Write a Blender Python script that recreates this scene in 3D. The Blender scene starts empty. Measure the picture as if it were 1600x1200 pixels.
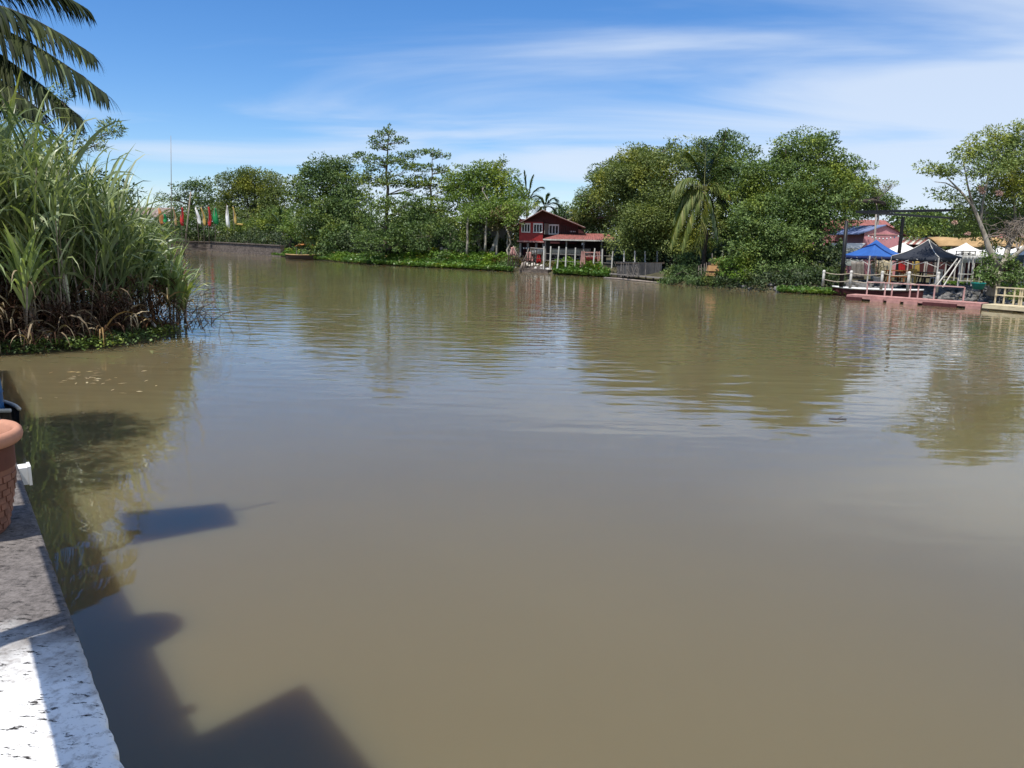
import bpy, math, random
import numpy as np
from mathutils import Vector, Matrix
random.seed(7)
rng = np.random.default_rng(7)
C = bpy.context.scene.collection
SC = bpy.context.scene
rad = math.radians

# ------------------------------------------------------------------ camera
EYE = 3.0
PITCH, ROLL, F = rad(10.7), rad(1.26), 1204.0
camd = bpy.data.cameras.new('camera')
cam = bpy.data.objects.new('camera', camd)
C.objects.link(cam)
CM = Matrix.Rotation(math.pi/2 - PITCH, 4, 'X') @ Matrix.Rotation(ROLL, 4, 'Z')
cam.matrix_world = Matrix.Translation((0, 0, EYE)) @ CM
camd.sensor_fit = 'HORIZONTAL'
camd.sensor_width = 36.0
camd.lens = 36.0*F/1600.0
camd.clip_start = 0.05
camd.clip_end = 6000
SC.camera = cam

# ------------------------------------------------------------------ sky, sun, exposure
SUN_EL, SUN_AZ = 66.0, 40.0            # light travels towards azimuth +40 (ahead and to the right)
w = bpy.data.worlds.new("World")
SC.world = w
w.use_nodes = True
nt = w.node_tree
for n in list(nt.nodes):
    nt.nodes.remove(n)
N = nt.nodes.new
Lk = nt.links.new
out = N('ShaderNodeOutputWorld')
bg = N('ShaderNodeBackground')
bg.inputs[1].default_value = 0.1
sky = N('ShaderNodeTexSky')
sky.sky_type = 'NISHITA'
sky.sun_disc = False
sky.sun_elevation = rad(SUN_EL)
sky.sun_rotation = rad(180 + SUN_AZ)
sky.air_density = 1.0
sky.dust_density = 0.0
sky.ozone_density = 3.0
hs = N('ShaderNodeHueSaturation')
hs.inputs['Saturation'].default_value = 1.2
hs.inputs['Value'].default_value = 1.0
tint = N('ShaderNodeMix'); tint.data_type = 'RGBA'; tint.blend_type = 'MULTIPLY'; tint.inputs[0].default_value = 1.0
Lk(sky.outputs[0], tint.inputs[6]); tint.inputs[7].default_value = (0.95, 1.02, 1.2, 1)
Lk(tint.outputs[2], hs.inputs['Color'])
# cirrus: noise on a flat layer high above, so it foreshortens towards the horizon
tc = N('ShaderNodeTexCoord')
sx = N('ShaderNodeSeparateXYZ')
Lk(tc.outputs['Generated'], sx.inputs[0])
def M(op, a, b=None, clamp=False):
    m = N('ShaderNodeMath')
    m.operation = op
    m.use_clamp = clamp
    for i, v in enumerate((a, b)):
        if v is None: continue
        if isinstance(v, (int, float)): m.inputs[i].default_value = v
        else: Lk(v, m.inputs[i])
    return m.outputs[0]
zz = M('ADD', M('MAXIMUM', sx.outputs[2], 0.0), 0.10)
cx = M('DIVIDE', sx.outputs[0], zz)
cy = M('DIVIDE', sx.outputs[1], zz)
cb = N('ShaderNodeCombineXYZ')
Lk(cx, cb.inputs[0]); Lk(cy, cb.inputs[1])
mp = N('ShaderNodeMapping')
mp.inputs['Rotation'].default_value = (0, 0, rad(14))
mp.inputs['Scale'].default_value = (0.55, 1.05, 1)
mp.inputs['Location'].default_value = (1.3, 0.35, 0)
Lk(cb.outputs[0], mp.inputs[0])
nz = N('ShaderNodeTexNoise')
nz.inputs['Scale'].default_value = 0.8
nz.inputs['Detail'].default_value = 9
nz.inputs['Roughness'].default_value = 0.5
nz.inputs['Distortion'].default_value = 0.7
Lk(mp.outputs[0], nz.inputs[0])
# more of it to the right and low down; unseen cloud added behind and overhead whitens the fill
side = M('ADD', M('ADD', M('MULTIPLY', sx.outputs[0], 0.36), 0.10), M('ADD', M('MULTIPLY', M('MAXIMUM', M('SUBTRACT', 0.0, sx.outputs[1]), 0.0), 0.35), M('MULTIPLY', M('MAXIMUM', M('SUBTRACT', sx.outputs[2], 0.36), 0.0), 0.5)))
low = M('MULTIPLY', M('MAXIMUM', M('SUBTRACT', 0.26, sx.outputs[2]), -0.16), 1.1)
bias = M('ADD', side, low)
cl = M('ADD', nz.outputs[0], bias)
mr = N('ShaderNodeMapRange')
mr.interpolation_type = 'SMOOTHSTEP'
mr.inputs['From Min'].default_value = 0.57
mr.inputs['From Max'].default_value = 0.92
mr.inputs['To Max'].default_value = 0.8
Lk(cl, mr.inputs[0])
mx = N('ShaderNodeMix')
mx.data_type = 'RGBA'
Lk(mr.outputs[0], mx.inputs[0])
Lk(hs.outputs[0], mx.inputs[6])
mx.inputs[7].default_value = (6.0, 6.8, 8.0, 1)
Lk(mx.outputs[2], bg.inputs[0])
Lk(bg.outputs[0], out.inputs[0])

sd = bpy.data.lights.new('sun', 'SUN')
sd.energy = 4.6
sd.angle = rad(0.53)
sd.color = (1.0, 0.955, 0.88)
sun = bpy.data.objects.new('sun', sd)
C.objects.link(sun)
LD = Vector((math.sin(rad(SUN_AZ))*math.cos(rad(SUN_EL)), math.cos(rad(SUN_AZ))*math.cos(rad(SUN_EL)), -math.sin(rad(SUN_EL))))
sun.rotation_euler = LD.to_track_quat('-Z', 'Y').to_euler()
SC.view_settings.view_transform = 'Standard'
SC.view_settings.look = 'None'
SC.view_settings.exposure = 0.3
SC.view_settings.gamma = 1.0
SC.cycles.max_bounces = 6
SC.cycles.diffuse_bounces = 3
SC.cycles.glossy_bounces = 3
SC.cycles.transmission_bounces = 3
SC.cycles.caustics_reflective = False
SC.cycles.caustics_refractive = False
SC.cycles.use_denoising = True

# ------------------------------------------------------------------ measuring helpers
CR = CM.to_3x3()
def ray(x, y): return CR @ Vector(((x - 800)/F, (600 - y)/F, -1.0))
def G(x, y, z=0.0):                    # where the sight line meets height z
    d = ray(x, y); return Vector((0, 0, EYE)) + d*((z - EYE)/d.z)
def at(x, y, Y):                       # the point on the sight line at distance Y ahead
    d = ray(x, y); return Vector((0, 0, EYE)) + d*(Y/d.y)

# ------------------------------------------------------------------ object helpers
def tag(o, label=None, cat=None, group=None, kind=None):
    if label: o['label'] = label
    if cat: o['category'] = cat
    if group: o['group'] = group
    if kind: o['kind'] = kind
    return o
def thing(name, label, cat, loc=(0, 0, 0), group=None):
    o = bpy.data.objects.new(name, None)
    o.empty_display_size = 0.2
    C.objects.link(o)
    o.location = loc
    return tag(o, label, cat, group)
def link(name, me, mat, parent=None, loc=None, label=None):
    if mat: me.materials.append(mat)
    o = bpy.data.objects.new(name, me)
    C.objects.link(o)
    if parent:
        o.parent = parent
        base = Vector((0, 0, 0)); p = parent
        while p: base += p.location; p = p.parent
        o.location = (loc or Vector((0, 0, 0))) - base   # meshes are written in world coordinates
    elif loc: o.location = loc
    if label: o['label'] = label
    return o
class MB:
    """collects primitives, then becomes one mesh object"""
    def __init__(s): s.v = []; s.f = []
    def add(s, vs, fs):
        b = len(s.v); s.v += [tuple(p) for p in vs]; s.f += [tuple(i + b for i in f) for f in fs]; return s
    def box(s, lo, hi):
        x0, y0, z0 = lo; x1, y1, z1 = hi
        return s.add([(x0,y0,z0),(x1,y0,z0),(x1,y1,z0),(x0,y1,z0),(x0,y0,z1),(x1,y0,z1),(x1,y1,z1),(x0,y1,z1)],
                     [(0,3,2,1),(4,5,6,7),(0,1,5,4),(1,2,6,5),(2,3,7,6),(3,0,4,7)])
    def beam(s, a, b, wd, ht=None, up=(0, 0, 1)):
        a, b = Vector(a), Vector(b); ht = ht or wd
        d = (b - a).normalized(); u = Vector(up)
        if abs(d.dot(u)) > 0.98: u = Vector((0, 1, 0))
        r = d.cross(u).normalized()*(wd/2); u = r.cross(d).normalized()*(ht/2)
        return s.add([a-r-u, a+r-u, a+r+u, a-r+u, b-r-u, b+r-u, b+r+u, b-r+u],
                     [(0,1,2,3),(7,6,5,4),(0,4,5,1),(1,5,6,2),(2,6,7,3),(3,7,4,0)])
    def tube(s, pts, rs, n=7):
        pts = [Vector(p) for p in pts]
        if isinstance(rs, (int, float)): rs = [rs]*len(pts)
        vs = []; fs = []; prev = None
        for i, p in enumerate(pts):
            d = (pts[min(i+1, len(pts)-1)] - pts[max(i-1, 0)]).normalized()
            ref = Vector((0, 0, 1)) if abs(d.z) < 0.9 else Vector((1, 0, 0))
            r = d.cross(ref).normalized() if prev is None else (prev - d*prev.dot(d)).normalized()
            prev = r; u = d.cross(r)
            for k in range(n):
                a = 2*math.pi*k/n
                vs.append(p + (r*math.cos(a) + u*math.sin(a))*rs[i])
        for i in range(len(pts)-1):
            for k in range(n):
                fs.append((i*n+k, i*n+(k+1) % n, (i+1)*n+(k+1) % n, (i+1)*n+k))
        fs.append(tuple(range(n-1, -1, -1))); fs.append(tuple((len(pts)-1)*n + k for k in range(n)))
        return s.add(vs, fs)
    def lathe(s, prof, c, n=40):
        vs = []; fs = []
        for (r, z) in prof:
            for k in range(n):
                a = 2*math.pi*k/n
                vs.append((c[0] + r*math.cos(a), c[1] + r*math.sin(a), c[2] + z))
        for i in range(len(prof)-1):
            for k in range(n):
                fs.append((i*n+k, i*n+(k+1) % n, (i+1)*n+(k+1) % n, (i+1)*n+k))
        return s.add(vs, fs)
    def grid(s, rows):
        nr, nc = len(rows), len(rows[0])
        return s.add([p for r in rows for p in r], [(i*nc+j, i*nc+j+1, (i+1)*nc+j+1, (i+1)*nc+j) for i in range(nr-1) for j in range(nc-1)])
    def sheet(s, rows, t):
        """a thin slab: the grid and its copy t lower, joined round the edge"""
        nr, nc = len(rows), len(rows[0])
        top = [Vector(p) for r in rows for p in r]; m = len(top)
        bot = [p - Vector((0, 0, t)) for p in top]
        fs = []
        for i in range(nr-1):
            for j in range(nc-1):
                q = (i*nc+j, i*nc+j+1, (i+1)*nc+j+1, (i+1)*nc+j)
                fs.append(q); fs.append(tuple(m + k for k in reversed(q)))
        rim = [j for j in range(nc)] + [i*nc+nc-1 for i in range(1, nr)] + [(nr-1)*nc+j for j in range(nc-2, -1, -1)] + [i*nc for i in range(nr-2, 0, -1)]
        for a, b in zip(rim, rim[1:] + rim[:1]): fs.append((b, a, m+a, m+b))
        return s.add(top + bot, fs)
    def build(s, name, mat, parent=None, smooth=False, label=None):
        me = bpy.data.meshes.new(name)
        me.from_pydata(s.v, [], s.f); me.update()
        if smooth:
            me.polygons.foreach_set('use_smooth', [True]*len(me.polygons))
        return link(name, me, mat, parent, label=label)
def npmesh(name, V, Fq, mat, parent=None, smooth=False):
    """mesh from numpy arrays, Fq (n,k)"""
    me = bpy.data.meshes.new(name)
    k = Fq.shape[1]
    me.vertices.add(len(V)); me.loops.add(Fq.size); me.polygons.add(len(Fq))
    me.vertices.foreach_set('co', V.astype(np.float32).ravel())
    me.loops.foreach_set('vertex_index', Fq.astype(np.int32).ravel())
    me.polygons.foreach_set('loop_start', np.arange(0, Fq.size, k, dtype=np.int32))
    if smooth: me.polygons.foreach_set('use_smooth', np.ones(len(Fq), dtype=bool))
    me.update(calc_edges=True)
    return link(name, me, mat, parent)

# ------------------------------------------------------------------ materials
def newmat(name):
    m = bpy.data.materials.new(name); m.use_nodes = True
    t = m.node_tree; b = t.nodes['Principled BSDF']; return m, t, b
def mat(name, c1, c2=None, scale=6.0, rough=0.75, detail=6, bump=0.0, spec=0.3, stretch=(1, 1, 1), metal=0.0, c3=None, contrast=(0.35, 0.65)):
    m, t, b = newmat(name)
    b.inputs['Roughness'].default_value = rough
    b.inputs['Specular IOR Level'].default_value = spec
    b.inputs['Metallic'].default_value = metal
    c2 = c2 or tuple(x*0.72 for x in c1)
    tc = t.nodes.new('ShaderNodeTexCoord'); mp = t.nodes.new('ShaderNodeMapping')
    mp.inputs['Scale'].default_value = stretch
    t.links.new(tc.outputs['Object'], mp.inputs[0])
    nz = t.nodes.new('ShaderNodeTexNoise'); nz.inputs['Scale'].default_value = scale; nz.inputs['Detail'].default_value = detail
    nz.inputs['Roughness'].default_value = 0.65
    t.links.new(mp.outputs[0], nz.inputs[0])
    r = t.nodes.new('ShaderNodeValToRGB')
    r.color_ramp.elements[0].position, r.color_ramp.elements[1].position = contrast
    r.color_ramp.elements[0].color = (*c2, 1); r.color_ramp.elements[1].color = (*c1, 1)
    if c3:
        e = r.color_ramp.elements.new(contrast[1] + 0.1); e.color = (*c3, 1)
    t.links.new(nz.outputs[0], r.inputs[0]); t.links.new(r.outputs[0], b.inputs['Base Color'])
    if bump:
        bp = t.nodes.new('ShaderNodeBump'); bp.inputs['Strength'].default_value = bump; bp.inputs['Distance'].default_value = 0.05
        t.links.new(nz.outputs[0], bp.inputs['Height']); t.links.new(bp.outputs[0], b.inputs['Normal'])
    return m
def leafmat(name, c1, c2, c3=None, rough=0.55, trans=0.22, spec=0.26, patch=0.35, young=0.8):
    """each leaf its own shade between c1 and c2, a few c3, with wide patches of older and younger growth"""
    m, t, b = newmat(name)
    b.inputs['Roughness'].default_value = rough; b.inputs['Specular IOR Level'].default_value = spec
    ge = t.nodes.new('ShaderNodeNewGeometry')
    r = t.nodes.new('ShaderNodeValToRGB')
    r.color_ramp.elements[0].color = (*c1, 1); r.color_ramp.elements[0].position = 0.0
    r.color_ramp.elements[1].color = (*c2, 1); r.color_ramp.elements[1].position = 0.9 if c3 else 1.0
    if c3:
        e = r.color_ramp.elements.new(0.97); e.color = (*c3, 1)
    tc = t.nodes.new('ShaderNodeTexCoord')
    nz = t.nodes.new('ShaderNodeTexNoise'); nz.inputs['Scale'].default_value = 0.45; nz.inputs['Detail'].default_value = 2
    t.links.new(tc.outputs['Object'], nz.inputs[0])
    a = t.nodes.new('ShaderNodeMath'); a.operation = 'MULTIPLY_ADD'
    t.links.new(nz.outputs[0], a.inputs[0]); a.inputs[1].default_value = patch*2; a.inputs[2].default_value = -patch
    s = t.nodes.new('ShaderNodeMath'); s.operation = 'ADD'; s.use_clamp = True
    t.links.new(ge.outputs['Random Per Island'], s.inputs[0]); t.links.new(a.outputs[0], s.inputs[1])
    t.links.new(s.outputs[0], r.inputs[0])
    nz2 = t.nodes.new('ShaderNodeTexNoise'); nz2.inputs['Scale'].default_value = 0.33; nz2.inputs['Detail'].default_value = 3
    t.links.new(tc.outputs['Object'], nz2.inputs[0])
    yr = t.nodes.new('ShaderNodeMapRange'); yr.inputs['From Min'].default_value = 0.52; yr.inputs['From Max'].default_value = 0.66; yr.inputs['To Max'].default_value = young
    t.links.new(nz2.outputs[0], yr.inputs[0])
    ym = t.nodes.new('ShaderNodeMix'); ym.data_type = 'RGBA'; ym.blend_type = 'MULTIPLY'
    t.links.new(yr.outputs[0], ym.inputs[0]); t.links.new(r.outputs[0], ym.inputs[6]); ym.inputs[7].default_value = (1.75, 1.4, 0.62, 1)
    r = ym; rout = ym.outputs[2]
    t.links.new(rout, b.inputs['Base Color'])
    tl = t.nodes.new('ShaderNodeBsdfTranslucent')
    mxc = t.nodes.new('ShaderNodeMix'); mxc.data_type = 'RGBA'; mxc.blend_type = 'MULTIPLY'; mxc.inputs[0].default_value = 1.0
    t.links.new(rout, mxc.inputs[6]); mxc.inputs[7].default_value = (1.25, 1.3, 0.55, 1)
    t.links.new(mxc.outputs[2], tl.inputs[0])
    ms = t.nodes.new('ShaderNodeMixShader'); ms.inputs[0].default_value = trans
    t.links.new(b.outputs[0], ms.inputs[1]); t.links.new(tl.outputs[0], ms.inputs[2])
    t.links.new(ms.outputs[0], t.nodes['Material Output'].inputs[0])
    return m
MA = {}
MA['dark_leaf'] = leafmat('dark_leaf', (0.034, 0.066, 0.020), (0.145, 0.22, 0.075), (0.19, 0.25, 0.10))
MA['mid_leaf'] = leafmat('mid_leaf', (0.042, 0.078, 0.022), (0.17, 0.25, 0.07), (0.21, 0.28, 0.09))
MA['light_leaf'] = leafmat('light_leaf', (0.07, 0.125, 0.02), (0.18, 0.26, 0.05), (0.25, 0.29, 0.08))
MA['olive_leaf'] = leafmat('olive_leaf', (0.055, 0.085, 0.024), (0.195, 0.245, 0.07), (0.24, 0.27, 0.09))
MA['rust_leaf'] = leafmat('rust_leaf', (0.06, 0.06, 0.02), (0.14, 0.12, 0.04), (0.2, 0.11, 0.04))
MA['pale_leaf'] = leafmat('pale_leaf', (0.10, 0.15, 0.045), (0.25, 0.32, 0.10), (0.32, 0.36, 0.13))
MA['cane_leaf_pale'] = leafmat('cane_leaf_pale', (0.13, 0.20, 0.07), (0.38, 0.46, 0.20), (0.60, 0.62, 0.40), rough=0.35, trans=0.3, spec=0.5)
MA['cane_leaf'] = leafmat('cane_leaf', (0.07, 0.115, 0.045), (0.31, 0.375, 0.18), (0.55, 0.57, 0.36), rough=0.38, trans=0.3, spec=0.5)
MA['dry_leaf'] = leafmat('dry_leaf', (0.13, 0.085, 0.05), (0.42, 0.34, 0.22), (0.55, 0.48, 0.34), rough=0.7, trans=0.15, spec=0.2)
MA['thatch'] = leafmat('thatch', (0.02, 0.012, 0.009), (0.085, 0.045, 0.03), (0.3, 0.22, 0.14), rough=0.8, trans=0.1, spec=0.1)
MA['shade_leaf'] = leafmat('shade_leaf', (0.018, 0.032, 0.012), (0.075, 0.11, 0.04), (0.13, 0.16, 0.07), spec=0.3)  # leaf green darkened to carry the shade beneath and behind the trees
MA['dark_frond'] = leafmat('dark_frond', (0.010, 0.017, 0.009), (0.035, 0.05, 0.02), (0.10, 0.13, 0.06), rough=0.6, trans=0.12, spec=0.15)  # backlit darkness of the palm fronds is put into this colour
MA['frond'] = leafmat('frond', (0.02, 0.045, 0.012), (0.06, 0.10, 0.025), rough=0.4, trans=0.2, spec=0.5)
MA['frond_yellow'] = leafmat('frond_yellow', (0.06, 0.095, 0.024), (0.16, 0.20, 0.048), (0.27, 0.26, 0.09), trans=0.3)
MA['hyacinth'] = leafmat('hyacinth', (0.05, 0.11, 0.025), (0.13, 0.23, 0.05), (0.2, 0.24, 0.08), rough=0.35)
MA['weed'] = leafmat('weed', (0.06, 0.12, 0.02), (0.16, 0.27, 0.04), (0.26, 0.2, 0.07))
MA['bark'] = mat('bark', (0.22, 0.18, 0.13), (0.09, 0.07, 0.05), 5, 0.9, bump=0.5, stretch=(1, 1, .35))
MA['pale_bark'] = mat('pale_bark', (0.42, 0.38, 0.31), (0.2, 0.17, 0.13), 4, 0.85, bump=0.4, stretch=(1, 1, .4))
MA['dark_bark'] = mat('dark_bark', (0.09, 0.07, 0.055), (0.04, 0.03, 0.025), 5, 0.9, bump=0.5)
MA['twig'] = mat('twig', (0.32, 0.27, 0.22), (0.2, 0.16, 0.13), 6, 0.85)
MA['bank'] = mat('bank', (0.10, 0.09, 0.045), (0.05, 0.045, 0.025), 0.7, 0.95, bump=0.4, detail=10, c3=(0.10, 0.15, 0.04))
MA['rock'] = mat('rock', (0.22, 0.21, 0.20), (0.05, 0.05, 0.047), 2.5, 0.9, bump=0.5)
MA['stone'] = mat('stone', (0.20, 0.16, 0.13), (0.05, 0.04, 0.033), 1.6, 0.9, bump=0.5, stretch=(1, 1, 3))
MA['concrete'] = mat('concrete', (0.42, 0.39, 0.34), (0.24, 0.21, 0.18), 5, 0.9, bump=0.3)
MA['white'] = mat('white', (0.78, 0.78, 0.76), (0.62, 0.61, 0.58), 3, 0.55)
MA['offwhite'] = mat('offwhite', (0.66, 0.64, 0.58), (0.45, 0.42, 0.36), 3, 0.7)
MA['red_paint'] = mat('red_paint', (0.38, 0.035, 0.032), (0.26, 0.025, 0.025), 3, 0.5)
MA['maroon_wood'] = mat('maroon_wood', (0.10, 0.028, 0.028), (0.055, 0.018, 0.018), 4, 0.8, stretch=(5, 5, .5))
MA['dark_wood'] = mat('dark_wood', (0.10, 0.075, 0.055), (0.04, 0.03, 0.025), 4, 0.85, stretch=(6, 6, .5))
MA['grey_wood'] = mat('grey_wood', (0.33, 0.30, 0.27), (0.17, 0.15, 0.13), 5, 0.85, stretch=(6, 6, .6))
MA['tan_wood'] = mat('tan_wood', (0.52, 0.30, 0.13), (0.36, 0.2, 0.09), 3, 0.7)
MA['orange_wood'] = mat('orange_wood', (0.38, 0.15, 0.06), (0.25, 0.1, 0.04), 5, 0.7)
MA['roof_rust'] = mat('roof_rust', (0.30, 0.24, 0.21), (0.14, 0.09, 0.075), 1.5, 0.7, stretch=(4, .7, 1))
MA['roof_red'] = mat('roof_red', (0.36, 0.13, 0.11), (0.20, 0.085, 0.07), 1.4, 0.65, stretch=(4, .6, 1))
MA['roof_blue'] = mat('roof_blue', (0.20, 0.25, 0.42), (0.13, 0.17, 0.3), 1.5, 0.6)
MA['pink_wall'] = mat('pink_wall', (0.66, 0.30, 0.31), (0.52, 0.23, 0.24), 0.9, 0.85)
MA['pink_paint'] = mat('pink_paint', (0.54, 0.29, 0.25), (0.33, 0.17, 0.15), 2.5, 0.7)
MA['cream'] = mat('cream', (0.66, 0.56, 0.36), (0.5, 0.42, 0.27), 2, 0.7)
MA['ochre'] = mat('ochre', (0.46, 0.30, 0.14), (0.28, 0.18, 0.08), 1.2, 0.75)
MA['yellow'] = mat('yellow', (0.52, 0.37, 0.10), (0.38, 0.26, 0.07), 3, 0.6)
MA['black_steel'] = mat('black_steel', (0.02, 0.02, 0.022), (0.012, 0.012, 0.013), 4, 0.5)
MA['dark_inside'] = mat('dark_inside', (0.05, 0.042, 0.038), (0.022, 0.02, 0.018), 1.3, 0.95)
MA['blue_cloth'] = mat('blue_cloth', (0.03, 0.115, 0.38), (0.025, 0.09, 0.30), 2, 0.65)
MA['black_cloth'] = mat('black_cloth', (0.028, 0.032, 0.042), (0.02, 0.023, 0.03), 2, 0.7)
MA['navy_cloth'] = mat('navy_cloth', (0.02, 0.03, 0.10), (0.015, 0.02, 0.07), 2, 0.7)
MA['white_cloth'] = mat('white_cloth', (0.82, 0.81, 0.77), (0.7, 0.69, 0.66), 1, 0.7)
MA['red_cloth'] = mat('red_cloth', (0.5, 0.03, 0.03), (0.32, 0.02, 0.02), 2, 0.75)
MA['green_cloth'] = mat('green_cloth', (0.015, 0.25, 0.07), (0.01, 0.17, 0.05), 2, 0.75)
MA['grey_net'] = mat('grey_net', (0.20, 0.22, 0.20), (0.10, 0.11, 0.10), 1.6, 0.85)
MA['orange_cloth'] = mat('orange_cloth', (0.58, 0.24, 0.07), (0.42, 0.16, 0.05), 2, 0.7)
MA['teal'] = mat('teal', (0.01, 0.22, 0.19), (0.01, 0.16, 0.14), 2, 0.4)
MA['rope'] = mat('rope', (0.5, 0.44, 0.34), (0.36, 0.3, 0.22), 20, 0.9)
MA['blue_plastic'] = mat('blue_plastic', (0.03, 0.14, 0.32), (0.03, 0.1, 0.24), 6, 0.4)
MA['blossom'] = mat('blossom', (0.60, 0.40, 0.32), (0.45, 0.27, 0.2), 3, 0.7)
MA['glass'] = mat('glass', (0.02, 0.022, 0.025), (0.012, 0.014, 0.016), 1, 0.5, spec=0.25)

# ------------------------------------------------------------------ water
m, t, b = newmat('river_water')
b.inputs['Roughness'].default_value = 0.02
b.subsurface_method = 'BURLEY'
b.inputs['Subsurface Weight'].default_value = 1.0
b.inputs['Subsurface Radius'].default_value = (1.0, 0.7, 0.45)
b.inputs['Subsurface Scale'].default_value = 0.6
b.inputs['IOR'].default_value = 1.33
b.inputs['Specular IOR Level'].default_value = 0.95
tc = t.nodes.new('ShaderNodeTexCoord')
def tn(kind): return t.nodes.new(kind)
n1 = tn('ShaderNodeTexNoise'); n1.inputs['Scale'].default_value = 0.12; n1.inputs['Detail'].default_value = 4
t.links.new(tc.outputs['Object'], n1.inputs[0])
rp = tn('ShaderNodeValToRGB')
rp.color_ramp.elements[0].position = 0.3; rp.color_ramp.elements[1].position = 0.7
rp.color_ramp.elements[0].color = (0.127, 0.103, 0.054, 1); rp.color_ramp.elements[1].color = (0.144, 0.117, 0.062, 1)
t.links.new(n1.outputs[0], rp.inputs[0]); t.links.new(rp.outputs[0], b.inputs['Base Color'])
def ripple(scale, rot, st, dist, strength, prev=None, mask=None, detail=3):
    mp = tn('ShaderNodeMapping'); mp.inputs['Rotation'].default_value = (0, 0, rad(rot)); mp.inputs['Scale'].default_value = st
    t.links.new(tc.outputs['Object'], mp.inputs[0])
    nz = tn('ShaderNodeTexNoise'); nz.inputs['Scale'].default_value = scale; nz.inputs['Detail'].default_value = detail
    nz.inputs['Roughness'].default_value = 0.5
    t.links.new(mp.outputs[0], nz.inputs[0])
    h = nz.outputs[0]
    if mask is not None:
        mm = tn('ShaderNodeMath'); mm.operation = 'MULTIPLY'; t.links.new(h, mm.inputs[0]); t.links.new(mask, mm.inputs[1]); h = mm.outputs[0]
    bp = tn('ShaderNodeBump'); bp.inputs['Strength'].default_value = strength; bp.inputs['Distance'].default_value = dist
    t.links.new(h, bp.inputs['Height'])
    if prev: t.links.new(prev, bp.inputs['Normal'])
    return bp.outputs[0]
# gust patches: calm water near the quay, wind ripples further out
gm = tn('ShaderNodeTexNoise'); gm.inputs['Scale'].default_value = 0.09; gm.inputs['Detail'].default_value = 3
t.links.new(tc.outputs['Object'], gm.inputs[0])
sxyz = tn('ShaderNodeSeparateXYZ'); t.links.new(tc.outputs['Object'], sxyz.inputs[0])
far = tn('ShaderNodeMapRange'); far.interpolation_type = 'SMOOTHSTEP'
far.inputs['From Min'].default_value = 6; far.inputs['From Max'].default_value = 24; far.inputs['To Min'].default_value = 0.10
t.links.new(sxyz.outputs[1], far.inputs[0])
gr = tn('ShaderNodeMapRange'); gr.inputs['From Min'].default_value = 0.35; gr.inputs['From Max'].default_value = 0.65
gr.inputs['To Min'].default_value = 0.45; gr.inputs['To Max'].default_value = 1.0
t.links.new(gm.outputs[0], gr.inputs[0])
mk = tn('ShaderNodeMath'); mk.operation = 'MULTIPLY'
t.links.new(far.outputs[0], mk.inputs[0]); t.links.new(gr.outputs[0], mk.inputs[1])
p1 = ripple(1.3, 12, (0.45, 1.5, 1), 0.030, 1.0, None, mk.outputs[0], 1.2)
p2 = ripple(3.6, -8, (0.5, 1.4, 1), 0.008, 1.0, p1, mk.outputs[0], 1)
t.links.new(p2, b.inputs['Normal'])
MA['river'] = m
wb = MB()
wb.grid([[(-1500, -60, 0), (1500, -60, 0)], [(-1500, 2500, 0), (1500, 2500, 0)]])
tag(wb.build('water', MA['river']), kind='structure')

# ------------------------------------------------------------------ far bank
SHP = [(-600, 376), (-200, 381), (250, 391), (330, 392), (430, 400), (560, 411.5), (700, 419), (800, 424), (950, 433), (1060, 444), (1200, 455), (1320, 461), (1450, 468), (1600, 477), (1900, 497), (2300, 530)]
SH = [(px, G(px, py)) for px, py in SHP]
SH[0] = (-600, Vector((-320, 230, 0))); SH[1] = (-200, Vector((-140, 150, 0)))
def shore(px):
    for (a, A), (c, D) in zip(SH, SH[1:]):
        if a <= px <= c: return A.lerp(D, (px - a)/(c - a))
    return SH[-1][1].copy()
def inland(px, d, z=None):
    s = shore(px); r = Vector((s.x, s.y, 0)).normalized(); p = s + r*d
    p.z = bank_z(px, d) if z is None else z
    return p
PROF = [(-1.5, -.7), (-.1, -.05), (0.8, .3), (2.0, .6), (4.0, .74), (9, .82), (30, .95), (120, 1.2), (1500, 1.6)]
def bank_z(px, d):
    for (a, za), (c, zc) in zip(PROF, PROF[1:]):
        if a <= d <= c: return za + (zc - za)*(d - a)/(c - a)
    return PROF[-1][1]
rows = []
pxs = [-600 + i*20 for i in range(146)]
for d, z in PROF:
    r = []
    for px in pxs:
        p = inland(px, d, z)
        j = min(1, max(0, d))*0.12
        r.append(p + Vector((random.uniform(-1, 1)*j, random.uniform(-1, 1)*j, random.uniform(-1, 1)*j if d < 40 else 0)))
    rows.append(r)
tag(MB().grid(rows).build('ground', MA['bank'], smooth=True), kind='structure')

# near-left peninsula that carries the cane
PEN = [Vector(p) for p in [(-13.6, 16.2, 0), (-12.3, 18.0, 0), (-11.2, 18.7, 0), (-10.3, 20.0, 0), (-9.75, 21.6, 0), (-9.9, 23.4, 0), (-11.2, 25.4, 0), (-15, 28, 0), (-24, 31, 0), (-45, 36, 0), (-90, 40, 0), (-90, 10, 0), (-30, 6, 0), (-20, 12.5, 0)]]
cen = Vector((-26, 21, 0))
rows = []
for tt, z in [(-.03, -.6), (0, -.05), (.03, .15), (.1, .35), (.22, .6), (.5, .9), (.98, 1.0)]:
    rows.append([(p + (cen - p)*tt + Vector((random.uniform(-.1, .1), random.uniform(-.1, .1), z))) for p in PEN])
rows = [r + [r[0]] for r in rows]
tag(MB().grid(rows).build('left_bank', MA['bank'], smooth=True), kind='structure')

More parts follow.
